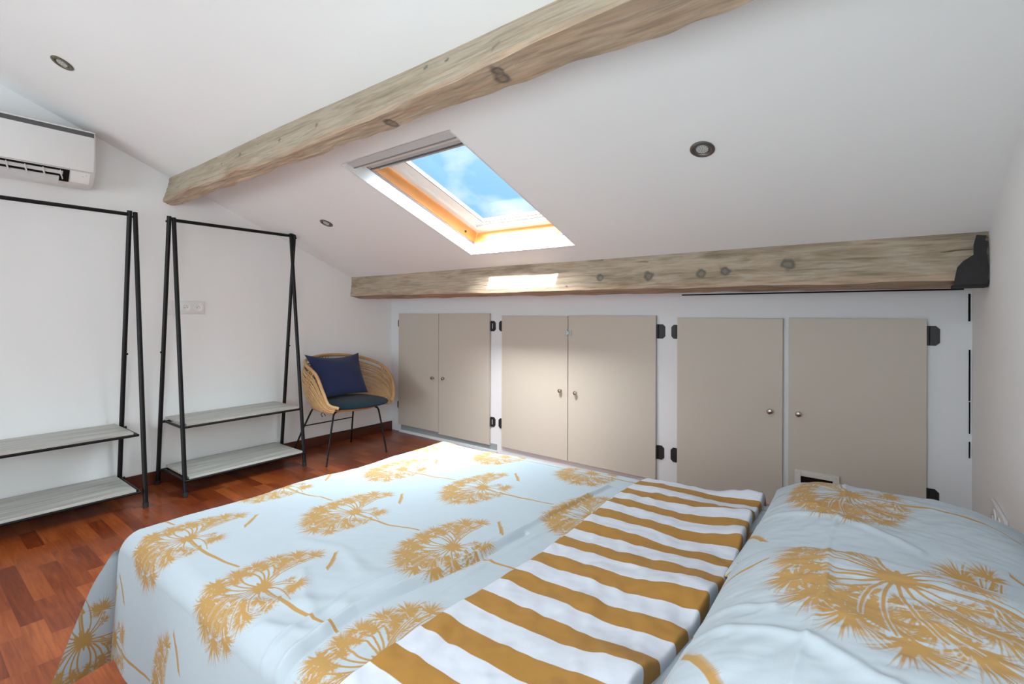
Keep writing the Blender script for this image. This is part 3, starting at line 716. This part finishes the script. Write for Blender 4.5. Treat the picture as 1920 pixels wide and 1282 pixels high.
# ------------------------------------------------------------------ rattan chair
ch = empty('rattan_armchair', (.38, -.83, 0)); tag(ch, 'rattan tub armchair on thin black metal legs in the far corner', 'chair')
def chp(mb, name, m, smooth=True, parent=None):
    o = mb.build(name, m, None, smooth) if isinstance(mb, MB) else mb
    if parent is None:
        o.parent = ch; o.matrix_parent_inverse = Matrix.Translation(ch.location).inverted()
    else: o.parent = parent
    return o
RIM = [(.655, -.515, .452), (.60, -.455, .475), (.48, -.362, .537), (.34, -.283, .614), (.2, -.285, .705), (.105, -.43, .777), (.06, -.627, .815), (.06, -.816, .822), (.13, -1.01, .80), (.27, -1.09, .765), (.42, -1.095, .699), (.54, -1.105, .571), (.61, -1.10, .480), (.655, -1.04, .447)]
NT = 161
rimc = np.array([tuple(v) for v in catmull(RIM, NT)])
tt = np.linspace(0, 1, NT)
phi = np.radians(48 + (312 - 48) * tt)
basec = np.stack([.385 + .25 * np.cos(phi), -.80 + .25 * np.sin(phi), np.full(NT, .405)], -1)
def shell(t_idx, s):
    """s: 0 at the rim, 1 at the seat ring; bulges outwards"""
    a, b = rimc[t_idx], basec[t_idx]
    p = a * (1 - s) + b * s
    out_ = np.array([p[0] - .385, p[1] + .80, 0]); out_ /= (np.linalg.norm(out_) + 1e-6)
    return p + out_ * .055 * math.sin(math.pi * min(s, 1)) + np.array([0, 0, -.02 * math.sin(math.pi * s)])
chp(MB().tube([tuple(v) for v in rimc], .0135, 10), 'rim', RATTAN)
hr = MB()
for s in (.10, .22, .34):
    hr.tube([tuple(shell(i, s)) for i in range(3, NT - 3, 2)], .0065, 8)
chp(hr, 'back_rails', RATTAN)
fb2 = MB()      # flat cane bands between the rails
for s0, s1 in ((.13, .19), (.255, .315)):
    vs = [[fb2.bm.verts.new(tuple(shell(i, s))) for s in (s0, s1)] for i in range(8, NT - 8, 2)]
    for a, b in zip(vs, vs[1:]): fb2.bm.faces.new((a[0], b[0], b[1], a[1]))
fbo = chp(fb2, 'cane_bands', RATTAND); md = fbo.modifiers.new('t', 'SOLIDIFY'); md.thickness = .005
for i in (22, 46, 66, 84, 102, 118, 138):       # wrapped bindings
    bw = MB()
    for j in (-2, 0, 2):
        bw.tube([tuple(shell(i + j, s) + np.array([0, 0, .0])) for s in (-.02, .08, .16, .24, .36)], .0058, 6)
    chp(bw, 'cane_binding', RATTAN)
wv = MB()
for i in range(4, NT - 4, 1):
    wv.tube([tuple(shell(i, s)) for s in (.36, .5, .65, .8, .95)], .0040, 5, flat=.8)
for s in (.42, .50, .60, .68, .78, .88, .97):
    n_ = range(4, NT - 4, 1)
    wv.tube([tuple(shell(i, s) + np.array([0, 0, .0035 * (1 if i % 2 else -1)])) for i in n_], .0048, 6)
chp(wv, 'woven_basket', RATTAND)
sr = MB().tube([tuple(v) for v in np.stack([.385 + .262 * np.cos(np.radians(np.arange(0, 360, 6))), -.80 + .262 * np.sin(np.radians(np.arange(0, 360, 6))), np.full(60, .412)], -1)], .010, 8, closed=True)
chp(sr, 'seat_ring', RATTAN)
sd = MB().lathe([(0, .413), (.255, .413), (.255, .405), (0, .405)], Matrix.Translation((.385, -.80, 0)), 40); chp(sd, 'seat_base', RATTAND)
LT = [((.615, -1.12, 0), (.565, -1.03, .395)), ((.65, -.57, 0), (.585, -.605, .395)), ((.125, -.565, 0), (.215, -.60, .395)), ((.10, -1.12, 0), (.205, -1.01, .395))]
for f, t in LT:
    f, t = Vector(f), Vector(t); inn = (Vector((.385, -.8, .4)) - t).normalized()
    pts = [f, f.lerp(t, .5), t - Vector((0, 0, .03)), t + inn * .012 - Vector((0, 0, .008)), t + inn * .04, t + inn * .12]
    lg = MB().tube(pts, .0075, 10)
    lo = chp(lg, 'leg', BLACKTUBE)
def lp(i, f): return Vector(LT[i][0]).lerp(Vector(LT[i][1]), f)
chp(MB().tube([lp(0, .62), lp(1, .62)], .005, 8), 'stretcher', BLACKTUBE)
chp(MB().tube([lp(3, .62), lp(2, .62)], .005, 8), 'stretcher', BLACKTUBE)
# seat cushion (top-level thing: rests on the chair)
nu, nv = 96, 40
U, V = np.meshgrid(np.linspace(0, 2 * np.pi, nu, endpoint=False), np.linspace(0, 1, nv), indexing='ij')
def supell(c, n): return np.sign(c) * np.abs(c) ** (2 / n)
prof_r = np.sin(np.pi * V) ** .42; prof_z = np.cos(np.pi * V)
X = .42 + .270 * supell(np.cos(U), 2.6) * prof_r + .03 * np.clip(np.cos(U), 0, 1) * prof_r; Yc = -.775 + .292 * supell(np.sin(U), 2.6) * prof_r
Z = .447 + .030 * prof_z * (1 - .35 * prof_r ** 6) - .012 * np.clip((X - .5) / .2, 0, 1) ** 2 + .004 * np.cos((Yc + .8) * 9)
fr = smoothstep(.5, .69, X)
Z = Z + .0 * fr
scu = grid_mesh('seat_cushion', np.stack([X, Yc, Z], -1), TEAL, wrap=True)
tag(scu, 'dark teal round seat pad on the rattan armchair', 'cushion')
tie = MB().tube([(.50, -1.06, .438), (.49, -1.075, .41), (.47, -1.08, .385), (.48, -1.07, .365)], .003, 6); tie.tube([(.50, -1.06, .438), (.515, -1.08, .40), (.53, -1.075, .38)], .003, 6)
to = tie.build('tie', TEAL, scu)

def pillow_mesh(name, corners, thick, m, n=60, pinch=.05, attr=None, nrm=None, edgepow=2.2, parent=None):
    """cushion between four corners (BL, BR, TR, TL), puffed both ways"""
    BL, BR, TR, TL = [np.array(c, float) for c in corners]
    a, b = np.meshgrid(np.linspace(-1, 1, n), np.linspace(-1, 1, n), indexing='ij')
    # concave sides: pull the edge middles in
    aa = a * (1 - pinch * (1 - b ** 2)); bb = b * (1 - pinch * np.where(b > 0, 2.5, .6) * (1 - a ** 2))
    u_ = (aa + 1) / 2; v_ = (bb + 1) / 2
    P0 = (BL * (1 - u_[..., None]) + BR * u_[..., None]) * (1 - v_[..., None]) + (TL * (1 - u_[..., None]) + TR * u_[..., None]) * v_[..., None]
    N = np.cross(BR - BL, TL - BL); N /= np.linalg.norm(N)
    h = (np.clip(1 - np.abs(a) ** edgepow, 0, 1) * np.clip(1 - np.abs(b) ** edgepow, 0, 1)) ** .55
    h = h * (1 + .12 * vnoise(a, b, 2.2, 3))
    A = P0 + N * (h * thick)[..., None]; B = P0 - N * (h * thick * .8)[..., None]
    bm = bmesh.new()
    ids = {}
    top = [[bm.verts.new(A[i, j]) for j in range(n)] for i in range(n)]
    bot = [[top[i][j] if i in (0, n - 1) or j in (0, n - 1) else bm.verts.new(B[i, j]) for j in range(n)] for i in range(n)]
    for i in range(n - 1):
        for j in range(n - 1):
            bm.faces.new((top[i][j], top[i + 1][j], top[i + 1][j + 1], top[i][j + 1]))
            try: bm.faces.new((bot[i][j], bot[i][j + 1], bot[i + 1][j + 1], bot[i + 1][j]))
            except ValueError: pass
    me = bpy.data.meshes.new(name); bm.to_mesh(me); bm.free()
    return link(name, me, m, parent, True)
pc = pillow_mesh('cushion', [(.42, -1.03, .50), (.43, -.60, .50), (.165, -.515, .835), (.17, -1.055, .85)], .075, NAVY, pinch=.10)
tag(pc, 'navy blue square cushion leaning on the back of the rattan armchair', 'cushion')

# ------------------------------------------------------------------ palm print, drawn once as strokes in a repeating tile
TW, THH, PX = .455, .812, .0008        # tile size (x, y) and raster step in metres
tn = (int(round(TW / PX)), int(round(THH / PX)))
def draw_palm():
    """one palm, hub at the centre of the canvas. 'up' of the palm is -x, sideways is y"""
    half = (.36, .29); n0, n1 = int(half[0] * 2 / PX), int(half[1] * 2 / PX)
    cv = np.zeros((n0, n1), np.float32)
    r_ = random.Random(5)
    SCL = .90
    def seg(p, q, w0, w1):
        p = (p[0] * SCL, p[1] * SCL); q = (q[0] * SCL, q[1] * SCL); w0 *= SCL; w1 *= SCL
        x0, x1 = min(p[0], q[0]) - w0 - .002, max(p[0], q[0]) + w0 + .002; y0, y1 = min(p[1], q[1]) - w0 - .002, max(p[1], q[1]) + w0 + .002
        i0, i1 = max(0, int((x0 + half[0]) / PX)), min(n0, int((x1 + half[0]) / PX) + 1); j0, j1 = max(0, int((y0 + half[1]) / PX)), min(n1, int((y1 + half[1]) / PX) + 1)
        if i1 <= i0 or j1 <= j0: return
        gx = (np.arange(i0, i1) * PX - half[0])[:, None]; gy = (np.arange(j0, j1) * PX - half[1])[None, :]
        dx, dy = q[0] - p[0], q[1] - p[1]; LL = dx * dx + dy * dy + 1e-12
        t = np.clip(((gx - p[0]) * dx + (gy - p[1]) * dy) / LL, 0, 1)
        d = np.sqrt((gx - p[0] - t * dx) ** 2 + (gy - p[1] - t * dy) ** 2) - (w0 + (w1 - w0) * t)
        v = np.clip(.5 - d / (PX * 2.2), 0, 1)
        cv[i0:i1, j0:j1] = np.maximum(cv[i0:i1, j0:j1], v)
    def stroke(pts, w0, w1):
        n = len(pts) - 1
        for k in range(n): seg(pts[k], pts[k + 1], w0 + (w1 - w0) * k / n, w0 + (w1 - w0) * (k + 1) / n)
    def erase(pts, w0, w1):
        nonlocal cv
        xs = [p[0] * SCL for p in pts]; ys = [p[1] * SCL for p in pts]; m = max(w0, w1) + .004
        i0, i1 = max(0, int((min(xs) - m + half[0]) / PX)), int((max(xs) + m + half[0]) / PX); j0, j1 = max(0, int((min(ys) - m + half[1]) / PX)), int((max(ys) + m + half[1]) / PX)
        keep = cv[i0:i1, j0:j1].copy(); cv[i0:i1, j0:j1] = 0
        stroke(pts, w0, w1); cv[i0:i1, j0:j1] = keep * (1 - cv[i0:i1, j0:j1])
    def bez(a, b, c, n):
        return [((1 - t) ** 2 * a[0] + 2 * t * (1 - t) * b[0] + t * t * c[0], (1 - t) ** 2 * a[1] + 2 * t * (1 - t) * b[1] + t * t * c[1]) for t in [k / n for k in range(n + 1)]]
    def pol(o, r, ang): return (o[0] - r * math.cos(ang), o[1] + r * math.sin(ang))
    hub = (0, 0)
    def fan(c, out_ang, n, ln, spread, w=.0016, curl=.5, fill=.55):
        """leaf: solid heart with curved tips raking outwards"""
        for k in range(n):
            f = -1 + 2 * k / (n - 1); ang = out_ang + f * spread + r_.uniform(-.03, .03)
            l_ = ln * (1 - .30 * abs(f) ** 2) * r_.uniform(.82, 1.06)
            st = pol(c, l_ * .08, ang)
            e_ = pol(c, l_, ang + f * curl * .6); m_ = pol(c, l_ * .6, ang - f * curl * .12)
            P = bez(st, m_, e_, 7); cut = max(2, int(7 * fill))
            stroke(P[:cut + 1], w * 1.5, w * 1.1); stroke(P[cut:], w * 1.0, w * .22)
        for k in range(n // 3):      # bare slits between the leaflets
            f = r_.uniform(-.95, .95); ang = out_ang + f * spread; l_ = ln * (1 - .30 * f * f)
            erase(bez(pol(c, l_ * r_.uniform(.22, .4), ang), pol(c, l_ * .6, ang - f * curl * .1), pol(c, l_ * .95, ang + f * curl * .55), 5), .0005, .0008)
    # far ring of leaves: angle from up, distance, spike length, spread, count, curl
    ring = [(-2.35, .118, .060, 1.25, 26, .6), (-1.98, .150, .070, 1.2, 32, .6), (-1.62, .158, .074, 1.15, 34, .5), (-1.25, .150, .072, 1.2, 32, .4), (-.90, .140, .068, 1.25, 34, .35),
            (-.50, .132, .062, 1.3, 32, .3), (-.10, .118, .058, 1.3, 32, .3), (.30, .122, .060, 1.3, 32, .3), (.70, .135, .064, 1.25, 32, .4), (1.05, .155, .066, 1.25, 34, .45), (1.35, .168, .058, 1.2, 30, .55)]
    mid = [(-1.45, .118, .055, 1.3, 26, .4), (-1.85, .118, .055, 1.3, 26, .4), (-1.08, .112, .052, 1.3, 26, .4), (-.70, .106, .05, 1.3, 26, .3), (-.3, .098, .042, 1.3, 24, .3), (.1, .098, .04, 1.3, 24, .3), (.5, .104, .044, 1.3, 24, .3), (.88, .118, .05, 1.3, 26, .3), (1.2, .128, .05, 1.3, 26, .3), (-2.2, .098, .05, 1.2, 24, .5), (-2.75, .10, .05, 1.2, 22, .4), (2.75, .085, .045, 1.2, 20, .4), (1.0, .08, .04, 1.2, 18, .3), (-1.55, .07, .038, 1.2, 18, .3), (-1.1, .075, .038, 1.2, 18, .3)]
    inner = [(-1.75, .092, .052, 1.3, 24, .5), (-1.30, .098, .05, 1.2, 22, .4), (-2.55, .072, .044, 1.2, 20, .5), (2.55, .088, .056, 1.25, 26, .6), (-2.1, .075, .044, 1.2, 20, .5), (1.10, .092, .046, 1.1, 22, .4), (2.15, .060, .034, 1.0, 14, .4)]
    for (an, R_, ln, spd, n, cu) in ring + mid + inner:
        c = pol(hub, R_, an)
        fan(c, an * 1.03, n if R_ > .117 else int(n * .8), ln, spd, .00118, cu, .5)
        fan(c, an + math.pi, 16, ln * .60, 1.25, .0009, .4, .5)
    # leaf hearts run together along the top left
    for k in range(60):
        a0 = -.80 + r_.uniform(-.62, .50); p = pol(hub, .128 + r_.uniform(-.016, .022), a0); stroke([p, pol(p, r_.uniform(.016, .034), a0 - 1.4 + r_.uniform(-.2, .2))], .0024, .0009)
    # window of bare cloth between the hub and the top leaves, crossed by curved stems
    for a0, a1 in ((-.95, -.12), (.22, .85)):
        m = (a0 + a1) / 2
        for k in range(7):
            an = a0 + (a1 - a0) * k / 6
            erase([pol(hub, .034, m + (an - m) * .85), pol(hub, .083 - .009 * abs(k - 3), m + (an - m) * .9)], .003, .0085)
    for an in (-1.12, -.86, -.62, -.38, -.14, .16, .36, .56, .76, .98):
        s = math.copysign(1, an)
        stroke(bez(hub, pol(hub, .075, an + .30 * s), pol(hub, .118, an - .10 * s), 9), .0027, .0019)
    for an, R_ in ((-1.3, .14), (-1.55, .16), (-1.85, .15), (-2.1, .14), (-2.4, .11), (1.25, .165), (1.45, .165), (2.5, .085), (2.2, .07), (1.15, .14), (-2.65, .08)):
        s = math.copysign(1, an)
        P = bez(hub, pol(hub, R_ * .55, an - .32 * s), pol(hub, R_, an), 9)
        erase(P, .0042, .0034); stroke(P, .0024, .0015)
    # lone leaf on the right
    for k in range(26):
        f = k / 25; p = (.004 + .062 * f, .212 - .062 * f)
        stroke(bez(p, (p[0] + .012, p[1] - .012), (p[0] + .034 - .010 * f, p[1] - .016 + .004 * f), 4), .0013, .0004)
        stroke(bez(p, (p[0] - .004, p[1] + .008), (p[0] - .002 + .01 * f, p[1] + .020 - .008 * f), 3), .0013, .0004)
    stroke(bez((.004, .214), (.034, .19), (.068, .146), 6), .0036, .0026)
    # hub and trunk
    for k in range(16):
        stroke([hub, pol(hub, r_.uniform(.022, .034), 2 * math.pi * k / 16)], .0075, .0018)
    stroke(bez((0, 0), (.10, -.022), (.335, .012), 16), .0064, .0034)
    erase(bez((.035, -.006), (.07, -.012), (.115, -.010), 5), .0010, .0010)
    stroke(bez((.02, .012), (.06, .03), (.135, .004), 7), .0020, .0012)
    fan((.085, -.020), 3.75, 18, .056, .55, .0008, .3, .4); fan((.088, .004), -2.25, 16, .050, .5, .0008, .3, .4)
    return cv
palm = draw_palm()
tile = np.zeros(tn, np.float32)
def stamp(cx, cy):
    i = (np.arange(palm.shape[0]) - palm.shape[0] // 2 + int(round(cx / PX))) % tn[0]; j = (np.arange(palm.shape[1]) - palm.shape[1] // 2 + int(round(cy / PX))) % tn[1]
    # the canvas is wider than the tile, so add it in strips that do not self-overlap
    for a0 in range(0, palm.shape[0], tn[0]):
        ii = i[a0:a0 + tn[0]]; sub = palm[a0:a0 + tn[0]]
        tile[np.ix_(ii, j)] = np.maximum(tile[np.ix_(ii, j)], sub)
stamp(2.424 % TW, (-2.69) % THH); stamp((2.424 + .243) % TW, (-2.69 + THH / 2) % THH)
for ax in (0, 1):      # soften the raster a little so thin strokes do not break up
    tile = .25 * np.roll(tile, 1, ax) + .5 * tile + .25 * np.roll(tile, -1, ax)
def sample(x, y):
    u = (x / PX) % tn[0]; v = (y / PX) % tn[1]; i = np.floor(u).astype(int); j = np.floor(v).astype(int); fu = u - i; fv = v - j
    i0, i1, j0, j1 = i % tn[0], (i + 1) % tn[0], j % tn[1], (j + 1) % tn[1]
    return tile[i0, j0] * (1 - fu) * (1 - fv) + tile[i1, j0] * fu * (1 - fv) + tile[i0, j1] * (1 - fu) * fv + tile[i1, j1] * fu * fv

# ------------------------------------------------------------------ bed
bed = empty('bed', (3.28, -2.1, 0)); tag(bed, 'double bed base and mattress under the palm print duvet', 'bed')
def bp(mb, name, m):
    o = mb.build(name, m, None, True); o.parent = bed; o.matrix_parent_inverse = Matrix.Translation(bed.location).inverted(); return o
bp(MB().box((2.27, -2.74, .10), (4.36, -1.46, .28), .01), 'bed_base', DIVAN)
bp(MB().box((2.25, -2.755, .281), (4.37, -1.445, .485), .05), 'mattress', SHEET)
for x in (2.36, 4.25):
    for y in (-2.66, -1.54):
        bp(MB().lathe([(.0, 0), (.022, 0), (.028, .099), (0, .099)], Matrix.Translation((x, y, 0)), 16), 'leg', BLACKTUBE)
# duvet: cloth coordinates cx (along the bed), cy (across); on the flat top they equal world x, y
XF, YN, YF, RZ = 2.175, -2.80, -1.385, .055      # foot edge, near edge, far edge, rounding
def edge(t, R_):
    """t = cloth distance past the start of the rounding -> (outward, drop)"""
    q = R_ * math.pi / 2
    th = np.clip(t / R_, 0, math.pi / 2)
    o = R_ * np.sin(th); d = R_ * (1 - np.cos(th)); ex = np.clip(t - q, 0, None)
    return np.where(t > 0, o, t), np.where(t > 0, d + ex, 0), ex
def crease(X, Y, pts, w, h):
    """long ridge along a polyline"""
    best = np.full(X.shape, 9.); 
    for p, q in zip(pts, pts[1:]):
        dx, dy = q[0] - p[0], q[1] - p[1]; t = np.clip(((X - p[0]) * dx + (Y - p[1]) * dy) / (dx * dx + dy * dy), 0, 1)
        best = np.minimum(best, np.hypot(X - p[0] - t * dx, Y - p[1] - t * dy))
    return h * np.exp(-(best / w) ** 2)
def ztop(X, Y):
    z = .523 + .030 * smoothstep(2.3, 3.6, X) + .012 * smoothstep(XF, XF + .35, X) * smoothstep(YN, YN + .3, Y) * smoothstep(YF, YF - .25, Y)
    z = z + .012 * vnoise(X, Y, 3.2, 1) + .007 * vnoise(X, Y, 8, 2) + .0028 * vnoise(X + .4 * Y, Y, 18, 7) + .0014 * vnoise(X - .5 * Y, Y, 40, 17)
    # long folds beside the striped turn-back
    z = z + crease(X, Y, [(3.16, -2.85), (3.15, -2.62), (3.20, -2.34), (3.22, -2.0), (3.25, -1.6)], .011, .011)
    z = z - crease(X, Y, [(3.185, -2.85), (3.175, -2.62), (3.222, -2.34), (3.238, -2.1)], .008, .008)
    z = z + crease(X, Y, [(3.10, -2.80), (3.09, -2.6), (3.17, -2.3), (3.19, -2.15)], .007, .006)
    z = z + crease(X, Y, [(3.27, -2.7), (3.26, -2.3), (3.29, -1.9)], .009, .004)
    z = z + crease(X, Y, [(2.80, -2.80), (2.95, -2.72), (3.12, -2.62)], .022, .006)
    z = z + crease(X, Y, [(2.90, -2.60), (3.02, -2.66), (3.16, -2.70)], .016, .004)
    z = z + crease(X, Y, [(2.72, -2.50), (2.88, -2.47), (3.05, -2.52)], .020, .004)
    z = z + crease(X, Y, [(2.98, -2.84), (3.03, -2.76), (3.13, -2.72)], .014, .005)
    return z
STEP = .0022
cu = np.arange(2.175 - .0, 3.80, STEP); cvv = np.arange(-2.80 - .36, -1.385 + .34, STEP)
CU, CV = np.meshgrid(cu, cvv, indexing='ij')
def duvet_surface(CU, CV):
    on, dn, exn = edge(YN + RZ - CV, RZ); of, df, exf = edge(CV - (YF - RZ), RZ)
    ofo, dfo, _ = edge(XF + RZ - CU, RZ)
    Y = np.where(CV < YN + RZ, YN + RZ - on, np.where(CV > YF - RZ, YF - RZ + of, CV))
    X = np.where(CU < XF + RZ, XF + RZ - ofo, CU)
    # the draped sides ripple
    rip = np.sin(CU * 9 + 1.5 * np.sin(CU * 3)) * .5 + .5
    Y = Y - exn * (.04 + .10 * rip * smoothstep(2.2, 2.5, CU)) + exf * (.05 + .10 * rip)
    X = X - exn * .06 * smoothstep(2.5, 2.2, CU)
    Z = ztop(np.clip(CU, XF, None), np.clip(CV, YN, YF)) - dn - df - dfo
    return X, Y, Z
X, Y, Z = duvet_surface(CU, CV)
pa = sample(CU, CV)
du = grid_mesh('duvet', np.stack([X, Y, Z], -1), PALM, None, {'print': pa}, flip=False)
tag(du, 'pale blue duvet with gold palm print spread over the bed', 'duvet')
# foot drape with the loose corner that sticks out past the near side
hh = np.arange(0, .39, STEP); c2 = np.arange(0, 1.0001, STEP / 1.6)
HH, CC = np.meshgrid(hh, c2, indexing='ij')
ext = .045 + .40 * HH
yn = YN + RZ - .02 - ext; yf = YF + .02 + .1 * HH
Yd = yn + (yf - yn) * CC
o_, d_, ex_ = edge(HH + RZ * .9, RZ)
Xd = XF + RZ - o_ - .0 - ex_ * (.05 + .05 * np.sin(Yd * 11)) + .05 * ex_ * smoothstep(-2.75, -2.95, Yd)
Zd = ztop(np.full_like(Yd, XF), np.clip(Yd, YN, YF)) - d_
nearc = smoothstep(YN + RZ + .01, YN - .01, Yd); Zd = Zd - .035 * nearc * smoothstep(.15, 0, HH)
pd_ = sample(XF - HH + .075, Yd + .19)
fd = grid_mesh('foot_drape', np.stack([Xd, Yd, Zd], -1), PALM, du, {'print': pd_})
fd['label'] = 'shaded foot end of the duvet with a loose hanging corner'

# striped turn-back: the reverse of the duvet folded over near the pillows
su = np.linspace(0, 1, 230); sv = np.arange(-2.80 - .34, -1.385 + .32, STEP)
SU, SV = np.meshgrid(su, sv, indexing='ij')
WX = .450
CUs = 3.328 + .012 * np.sin(SV * 5) + SU * (WX + .018 * np.sin(SV * 3 + 1))
on, dn, exn = edge(YN + RZ - SV, RZ + .012); of, df, exf = edge(SV - (YF - RZ), RZ + .012)
Ys = np.where(SV < YN + RZ, YN + RZ - on, np.where(SV > YF - RZ, YF - RZ + of, SV)); Ys = Ys - exn * .06 + exf * .08
wav = .012 * np.sin(SV * 17 + 5 * vnoise(CUs, SV, 2.5, 12)) * smoothstep(.35, 1, SU) + .010 * np.sin(SV * 41 + 2 + 6 * vnoise(CUs, SV, 3, 4)) * smoothstep(.5, 1, SU) * (vnoise(SV, SV * 0, 4, 8) + .5) + .008 * vnoise(CUs, SV, 10, 21) + .005 * vnoise(CUs * 1.5 + SV * .4, SV, 22, 22) + .002 * vnoise(CUs, SV, 50, 23)
zt = ztop(np.clip(CUs, XF, 3.78), np.clip(SV, YN, YF)) + .011 * smoothstep(0, .03, SU) + .02 * smoothstep(.55, 1, SU) + wav + .0015
# rolled end, dropping into the gap before the pillows
tend = np.clip((SU - .93) / .07, 0, 1)
Xs = CUs - .03 * tend ** 2; zt = zt - .070 * tend ** 2.2
Zs = zt - dn - df
gy = SV + .006 * vnoise(CUs, SV, 6, 33)
ph = ((gy + 2.478 + .118 * 40) % .118) / .118
sig = .0035 / .118
stp = smoothstep(0, .02, ph) * smoothstep(.5, .48, ph)
st = grid_mesh('striped_turnback', np.stack([Xs, Ys, Zs], -1), STRIPE, du, {'print': stp * 1.0}, flip=False)
st['label'] = 'white and ochre striped reverse side folded back'

# ------------------------------------------------------------------ pillows
def bed_pillow(xc, yc, hx, hy, zb, T, rz, label, ox, oy, psc, seed, mirror=1, pe=3.0):
    n = 430
    a, b = np.meshgrid(np.linspace(-1, 1, n), np.linspace(-1, 1, n), indexing='ij')
    # cloth spacing follows the surface near the rim
    A = np.sign(a) * (1 - (1 - np.abs(a)) ** 1.15); B = np.sign(b) * (1 - (1 - np.abs(b)) ** 1.15)
    h = (np.clip(1 - np.abs(A) ** 3.2, 0, 1) * np.clip(1 - np.abs(B) ** pe, 0, 1)) ** .5
    pin = .05
    px = A * hx * (1 - pin * (1 - B ** 2)); py = B * hy * (1 - pin * (1 - A ** 2))
    wr = .012 * vnoise(px, py, 6, seed) + .008 * vnoise(px + .5 * py, py, 13, seed + 1) + .0045 * vnoise(px * 1.6 - py, py * .8, 24, seed + 2) + .0022 * vnoise(px - py * .4, py * 2, 42, seed + 3)
    wr = wr + crease(px, py, [(-.12, -hy), (-.09, 0), (-.11, hy)], .006, .004) + crease(px, py, [(-hx, -.10), (-.1, -.13), (.05, -.20)], .010, .006) + crease(px, py, [(-hx, -.02), (-.15, -.06)], .009, .005)
    z = zb + T * h * (1 - .10 * (px / hx) ** 2 - .05 * (py / hy) ** 2) + wr * h
    c, s = math.cos(rz), math.sin(rz)
    X = xc + px * c - py * s; Y = yc + px * s + py * c
    pr = sample((a * hx * 1.08 * mirror) / psc + ox, (b * hy * 1.08) / psc + oy)
    root = grid_mesh('pillow', np.stack([X, Y, z], -1), PALM, None, {'print': pr})
    # underside
    m_ = 60; i_ = np.linspace(0, n - 1, m_).astype(int)
    zz = zb - .045 * h * (1 + 0 * a)
    X2, Y2, Z2 = X[np.ix_(i_, i_)], Y[np.ix_(i_, i_)], (zz)[np.ix_(i_, i_)]
    grid_mesh('pillow_underside', np.stack([X2, Y2, Z2], -1), PALM, root, {'print': np.zeros_like(X2)}, flip=True)
    tag(root, label, 'pillow', 'palm print pillows at the head of the bed')
    return root
bed_pillow(4.082, -1.705, .308, .350, .590, .122, 0, 'palm print pillow on the far side of the bed, nearer the cupboard doors', 2.50, -2.75, 1.15, 40, 1)
bed_pillow(4.094, -2.405, .298, .335, .607, .186, 0, 'palm print pillow on the near side of the bed, closest to the camera', 2.43, -2.78, 1.25, 50, 1, 4.5)
